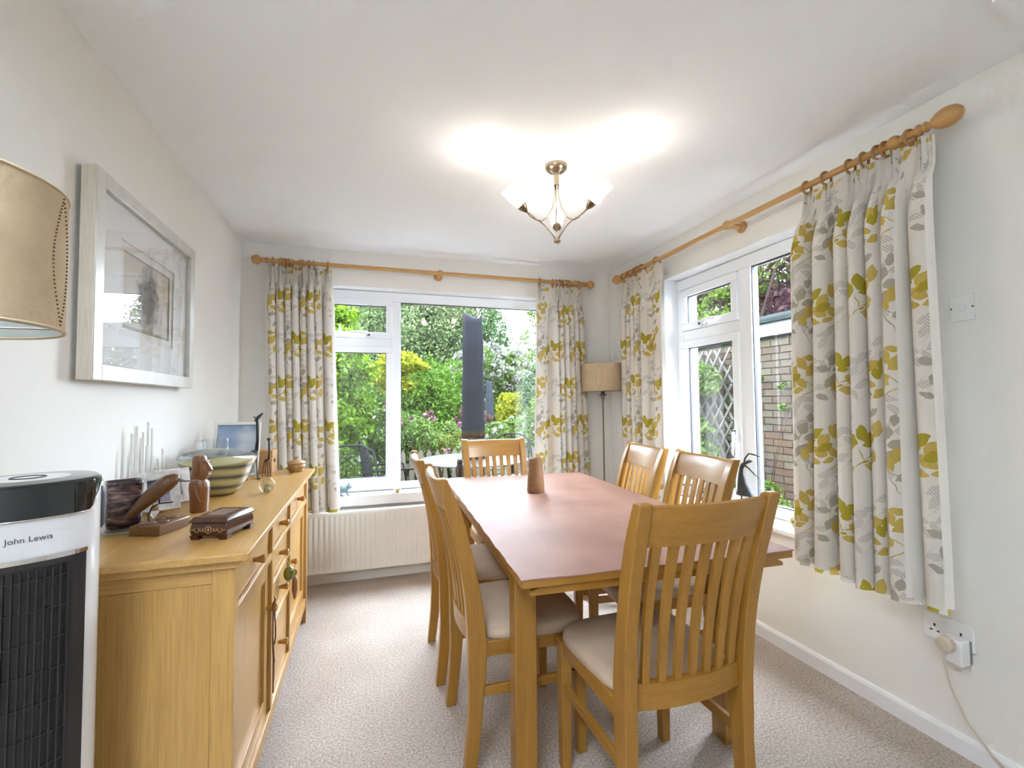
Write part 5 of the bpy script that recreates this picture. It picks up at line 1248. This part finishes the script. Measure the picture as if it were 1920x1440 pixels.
ro = plant('rose_bush', 'leafy rose bush with pink blooms left of the large parasol', 'shrub', (.72, 6.55, 0), [((.55, 6.5, .62), (.50, .4, .55), 3), ((1.0, 6.7, .58), (.48, .4, .46), 3), ((.30, 6.3, .85), (.32, .3, .42), 2)], 10000, .055, gPale, 12, lumps=44, lump=.2, fill=.4)
leaves('bloom', ro, [((.15, -.1, .85), (.55, .42, .42), 1), ((-.35, -.2, 1.0), (.3, .3, .4), .6)], 520, .055, pFlow, 21, lumps=17, lump=.055, fill=0, aspect=.9)
rw = plant('rose_bush', 'white-flowered bush at the right below the dogwood', 'shrub', (2.35, 7.1, 0), [((2.35, 7.1, .62), (.60, .4, .42), 3), ((2.75, 7.0, .85), (.35, .35, .5), 2)], 7000, .055, gPale, 13, lumps=40, lump=.2, fill=.4)
leaves('bloom', rw, [((0, -.1, .85), (.58, .40, .36), 1), ((.42, -.1, 1.05), (.34, .3, .42), 1)], 1500, .05, wFlow, 22, lumps=40, lump=.07, fill=0, aspect=.9)
plant('russet_shrub', 'russet pink shrub right behind the large parasol', 'shrub', (1.98, 8.6, 0), [((1.95, 8.6, .95), (.35, .3, .30), 1)], 2600, .05, rFlow, 14, lumps=24, lump=.24)
plant('boundary_tree', 'tall dense green tree at the back behind the birch', 'tree', (1.0, 21, 0), [((-1.5, 21, 4.0), (2.6, 1.5, 3.8), 3), ((1.6, 21.5, 3.6), (2.4, 1.5, 3.4), 3), ((4.2, 22, 2.8), (2.4, 1.5, 2.6), 2)], 42000, .18, gDark, 41, trunk=.16, lumps=80, lump=.22, fill=.5)
plant('sky_screen_hedge', 'tall hedge added out of view on the left to hide sky from reflections', 'hedge', (-5.5, 8.5, 0), [((-4.2, 9.5, 1.6), (1.8, 2.2, 2.6), 3), ((-6.0, 7.0, 1.6), (1.6, 2.2, 2.6), 3), ((-8.5, 5.5, 1.6), (2.2, 2.4, 2.6), 3)], 64000, .24, gMid, 42, lumps=120, lump=.2, fill=.5)  # unseen, added to block bright sky mirrored in the side window
# closed parasols
parM = plain('charcoal_parasol_cover', (.0075, .008, .0095), .95, spec=.03); par2 = gplain('blue_grey_canvas', (.13, .155, .19), .9, spec=.05, var=.15, vscale=20)
greyband = gplain('grey_band', (.20, .19, .17), .8)
def parasol(label, loc, z0, z1, r0_, r1_, mat, pleat, cover):
    t = thing('closed_parasol', label, 'parasol', loc, 0, 'closed parasols')
    lp = []
    for i in range(17):
        u = i/16; z = z0+(z1-z0)*u; r = r0_+(r1_-r0_)*u
        r *= 1+.03*math.sin(u*19)
        lp.append([(r*(1+pleat*math.cos(2*PI*k/48*10))*math.cos(2*PI*k/48), r*(1+pleat*math.cos(2*PI*k/48*10))*math.sin(2*PI*k/48), z+(.045*math.cos(2*2*PI*k/48) if (cover and i == 16) else 0)) for k in range(48)])
    MB().loft(lp).build('canopy', mat, t, smooth=True)
    MB().lathe([(.022, .02), (.022, z0+.1)], seg=12).build('pole', gplain('parasol_pole', (.20, .20, .20), .4, .6), t, smooth='auto')
    MB().lathe([(.001, 0), (.24, 0), (.24, .05), (.06, .07), (.03, .10), (.001, .10)], seg=30).build('base', plain('parasol_base', (.08, .08, .08), .6), t, smooth='auto')
    if cover: MB().lathe([(r0_*1.05, z0-.10), (r0_*1.03, z0+.01)], seg=30, cap=False).build('hem_band', greyband, t, smooth=True); MB().lathe([(r0_*.98, .764), (r0_*1.0, z0-.10)], seg=24, cap=False).build('skirt', mat, t, smooth=True)
    return t
parasol('tall closed parasol in a dark charcoal cover standing in the garden table', (1.155, 5.10, GZ), .98, 2.36, .132, .112, parM, .015, True)
parasol('small closed blue-grey parasol out on the lawn', (2.45, 9.3, GZ), .75, 1.83, .095, .060, par2, .10, False)
# garden table and chairs
tblM = gplain('galvanised_table', (.42, .44, .46), .3, .4)
gt = thing('garden_table', 'round grey metal garden table around the large parasol', 'table', (1.155, 5.10, GZ))
tt = MB().lathe([(.050, .735), (.60, .735), (.615, .741), (.615, .752), (.60, .758), (.050, .758)], seg=56, cap=False); tt.build('table_top', tblM, gt, smooth='auto')
for k in range(4):
    a = PI/4+k*PI/2; MB().tube([(.50*math.cos(a), .50*math.sin(a), .735), (.42*math.cos(a), .42*math.sin(a), .40), (.48*math.cos(a), .48*math.sin(a), 0)], .014, 8).build('leg', parM, gt, smooth=True)
def make_gchair():
    t = thing('garden_chair', 'x', 'chair', (0, 0, 0), 0, 'black metal garden chairs')
    mt = plain('garden_iron', (.006, .0065, .007), .8, spec=.08)
    MB().tube([(-.25, -.24, .45), (-.27, -.28, .70), (-.22, -.32, .90), (-.10, -.34, .965), (.10, -.34, .965), (.22, -.32, .90), (.27, -.28, .70), (.25, -.24, .45)], .012, 8).build('back_frame', mt, t, smooth=True)
    g = MB()
    for k in range(13):
        x = -.21+.035*k; zt_ = .94-.10*abs(x/.21)**3; g.tube([(x, -.245, .46), (x, -.285, .70), (x*.95, -.325, zt_)], .003, 5)
    for k in range(11):
        z = .50+.038*k; y = -.25-.085*((z-.46)/.48); g.tube([(-.25, y, z), (.25, y, z)], .003, 5)
    g.build('back_mesh', mt, t)
    MB().box((-.25, -.24, .435), (.25, .24, .447)).build('seat', mt, t, bev=.004)
    for sx in (-1, 1):
        for sy in (-1, 1): MB().tube([(sx*.23, sy*.22, .44), (sx*.25, sy*.26, 0)], .011, 8).build('leg', mt, t, smooth=True)
        MB().tube([(sx*.265, -.28, .66), (sx*.285, .0, .67), (sx*.28, .20, .66), (sx*.25, .235, .45)], .012, 8).build('armrest', mt, t, smooth=True)
    return t
gc0 = make_gchair()
for i, (lb, x, y, rz) in enumerate([
        ('black mesh garden chair left of the garden table', .28, 5.45, -80), ('black mesh garden chair behind the garden table', 1.72, 5.62, 152),
        ('black mesh garden chair at the right of the garden table', 2.12, 4.95, 95), ('black mesh garden chair in front of the laurel shrub', -.20, 4.62, 170)]):
    c = gc0 if i == 0 else copy_tree(gc0); c.location = (x, y, GZ); c.rotation_euler[2] = math.radians(rz); c['label'] = lb
# low picket fence behind the table
pk = thing('picket_fence', 'low weathered picket fence behind the garden table', 'fence', (1.5, 6.05, GZ))
pkM = wood('weathered_wood', (.060, .048, .032), (.042, .034, .022), 'z', rough=.8)
pme = MB().prism([(-.032, 0), (.032, 0), (.032, .72), (0, .78), (-.032, .72)], -.009, .009, 'y').mesh('picket'); pme.materials.append(pkM)
for k in range(20):
    o = bpy.data.objects.new('picket', pme); COL.objects.link(o); o.parent = pk; o.location = (-1.05+.11*k, 0, random.uniform(0, .02))
for z in (.18, .55): bx('rail', (-1.1, .010, z), (1.1, .035, z+.06), pkM, pk)
# little stone owl on a plinth
ow = thing('owl_statue', 'small dark owl statue on a stone plinth outside the garden window', 'statue', (.865, 4.42, GZ))
owM = plain('dark_stone', (.009, .0075, .007), .9, spec=.05, var=.3, vscale=40)
MB().lathe([(.001, 0), (.10, 0), (.10, .04), (.07, .06), (.06, .62), (.09, .64), (.09, .665), (.001, .665)], seg=24).build('plinth', gplain('plinth_stone', (.10, .09, .08), .95, spec=.05), ow, smooth='auto')
MB().lathe([(.001, .665), (.030, .667), (.040, .70), (.042, .74), (.034, .78), (.026, .795), (.001, .795)], seg=20).build('body', owM, ow, smooth='auto')
MB().ball((0, 0, .812), (.030, .028, .028), 14, 10).tube([(-.014, 0, .83), (-.020, 0, .85)], [.006, .001], 6).tube([(.014, 0, .83), (.020, 0, .85)], [.006, .001], 6).build('head', owM, ow, smooth=True)

# ================================================================== GARAGE SEEN THROUGH THE SIDE WINDOW
GX = 4.10
ga = thing('garage_wall', 'pale brick garage wall with white fascia and grey flat-roof edge', 'building', (GX, 4.2, GZ))
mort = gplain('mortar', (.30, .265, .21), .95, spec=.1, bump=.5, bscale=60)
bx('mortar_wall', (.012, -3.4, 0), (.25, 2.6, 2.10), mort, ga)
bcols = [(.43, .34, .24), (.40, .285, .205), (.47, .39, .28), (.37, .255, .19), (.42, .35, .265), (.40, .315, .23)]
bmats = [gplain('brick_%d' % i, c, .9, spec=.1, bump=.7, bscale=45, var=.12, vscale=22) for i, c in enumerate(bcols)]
bmesh_ = []
for mt in bmats:
    me = MB().box((0, -.1075, 0), (.05, .1075, .065)).mesh('brick'); me.materials.append(mt); bmesh_.append(me)
rg = random.Random(5); nb = 0
rest = MB()
for r_ in range(27):
    z = .008+r_*.075
    for k in range(-15, 13):
        y = k*.225+(.1125 if r_ % 2 else 0)-.05
        if y < -3.2 or y > 2.4: continue
        x = rg.uniform(-.002, .004)
        wy = 4.2+y
        if 3.15 < wy < 5.45 and z+GZ > .22 and nb < 300:
            o = bpy.data.objects.new('brick', rg.choice(bmesh_)); COL.objects.link(o); o.parent = ga; o.location = (x, y, z); nb += 1
        else: rest.box((x, y-.1075, z), (x+.05, y+.1075, z+.065))
ro_ = rest.build('brickwork', bmats[0], ga); ro_['kind'] = 'stuff'
bx('fascia', (-.05, -3.4, 2.062), (.02, 2.6, 2.205), gplain('white_fascia', (.74, .75, .76), .45), ga, .004)
MB().prism([(-.09, 2.205), (-.09, 2.245), (-.06, 2.285), (.02, 2.30), (3.0, 2.30), (3.0, 2.205)], -3.4, 2.6, 'y').build('roof_edge', gplain('grey_roof_felt', (.14, .175, .165), .95, spec=.03, var=.25, vscale=15, bump=.4, bscale=50), ga)
tr_ = thing('trellis', 'weathered diagonal wooden trellis leaning on the garage wall', 'trellis', (GX-.05, 4.86, GZ))
trM = wood('silvered_wood', (.075, .070, .058), (.055, .050, .042), 'z', rough=.85)
TYW, TZ0, TZ1 = .56, .45, 2.0
def clip(y0, z0, y1, z1):
    # Liang-Barsky clip to the panel
    t0, t1 = 0., 1.; dy, dz = y1-y0, z1-z0
    for p_, q_ in ((-dy, y0+TYW), (dy, TYW-y0), (-dz, z0-TZ0), (dz, TZ1-z0)):
        if abs(p_) < 1e-9:
            if q_ < 0: return None
        else:
            r = q_/p_
            if p_ < 0: t0 = max(t0, r)
            else: t1 = min(t1, r)
    return None if t0 >= t1-.03 else (y0+t0*dy, z0+t0*dz, y0+t1*dy, z0+t1*dz)
for s, xo in ((1, -.006), (-1, -.022)):
    for k in range(-12, 18):
        y0 = k*.15; sl = 1.45*s
        c_ = clip(y0-3 if s > 0 else y0-3, TZ0+(-3)*sl+(0 if s > 0 else 1.4), y0+3, TZ0+3*sl+(0 if s > 0 else 1.4))
        if c_ is None: continue
        ya, za, yb_, zb_ = c_; L_ = math.hypot(yb_-ya, zb_-za)
        if L_ < .12: continue
        ny, nz = -(zb_-za)/L_*.011, (yb_-ya)/L_*.011
        MB().loft([[(xo-.006, ya+ny, za+nz), (xo+.006, ya+ny, za+nz), (xo+.006, ya-ny, za-nz), (xo-.006, ya-ny, za-nz)], [(xo-.006, yb_+ny, zb_+nz), (xo+.006, yb_+ny, zb_+nz), (xo+.006, yb_-ny, zb_-nz), (xo-.006, yb_-ny, zb_-nz)]]).build('slat', trM, tr_)
plant('climbing_rose', 'climbing rose growing up the trellis on the garage wall', 'climber', (GX-.22, 5.0, 0), [((GX-.27, 4.95, 1.62), (.16, .45, .28), 3), ((GX-.27, 5.25, 1.25), (.14, .22, .5), 2), ((GX-.27, 4.55, 1.50), (.13, .22, .18), 1.2), ((GX-.27, 4.75, .95), (.12, .3, .12), .7), ((GX-.27, 4.55, .62), (.12, .2, .22), .8)], 7500, .070, gPale, 31, lumps=26, lump=.3, fill=.2, aspect=.7)
plant('wall_creeper', 'thin sprays of creeper on the bare garage brickwork', 'climber', (GX-.06, 3.9, 0), [((GX-.06, 3.95, 1.38), (.05, .22, .14), 2), ((GX-.06, 3.55, 1.30), (.05, .16, .16), 1), ((GX-.06, 4.1, 1.18), (.05, .10, .10), .7)], 230, .06, gPale, 32, lumps=7, lump=.22, fill=0, aspect=.7, trunk=.004)
plant('fern_clump', 'bright green fern clump at the foot of the garage wall', 'fern', (3.55, 3.55, 0), [((3.55, 3.70, .30), (.30, .38, .26), 2), ((3.45, 3.15, .18), (.30, .35, .26), 2)], 3600, .075, gPale, 33, lumps=30, lump=.25, fill=.3, aspect=.3)
plant('plum_tree', 'purple-leaved plum tree rising behind the garage roof', 'tree', (8.2, 7.0, 0), [((7.6, 7.2, 3.2), (1.5, 1.9, 1.5), 3), ((7.4, 5.3, 3.4), (1.4, 1.6, 1.5), 3), ((7.8, 9.0, 3.4), (1.6, 1.6, 1.7), 2)], 24000, .11, gPurp, 34, trunk=.12, lumps=60, lump=.24, fill=.45)
plant('maple_tree', 'fresh green maple branches in front of the purple tree', 'tree', (6.3, 6.9, 0), [((6.2, 6.2, 3.55), (.8, 1.3, .45), 3), ((6.3, 7.6, 3.2), (.7, .9, .6), 2), ((6.1, 5.0, 3.75), (.5, .9, .22), 1.4), ((6.0, 6.9, 2.7), (.5, .7, .2), .8)], 5200, .09, leaf_mat('bright_leaf', [(.28, .45, .06), (.38, .55, .09), (.20, .36, .05)]), 35, trunk=.05, lumps=30, lump=.26, fill=.15, aspect=.7)
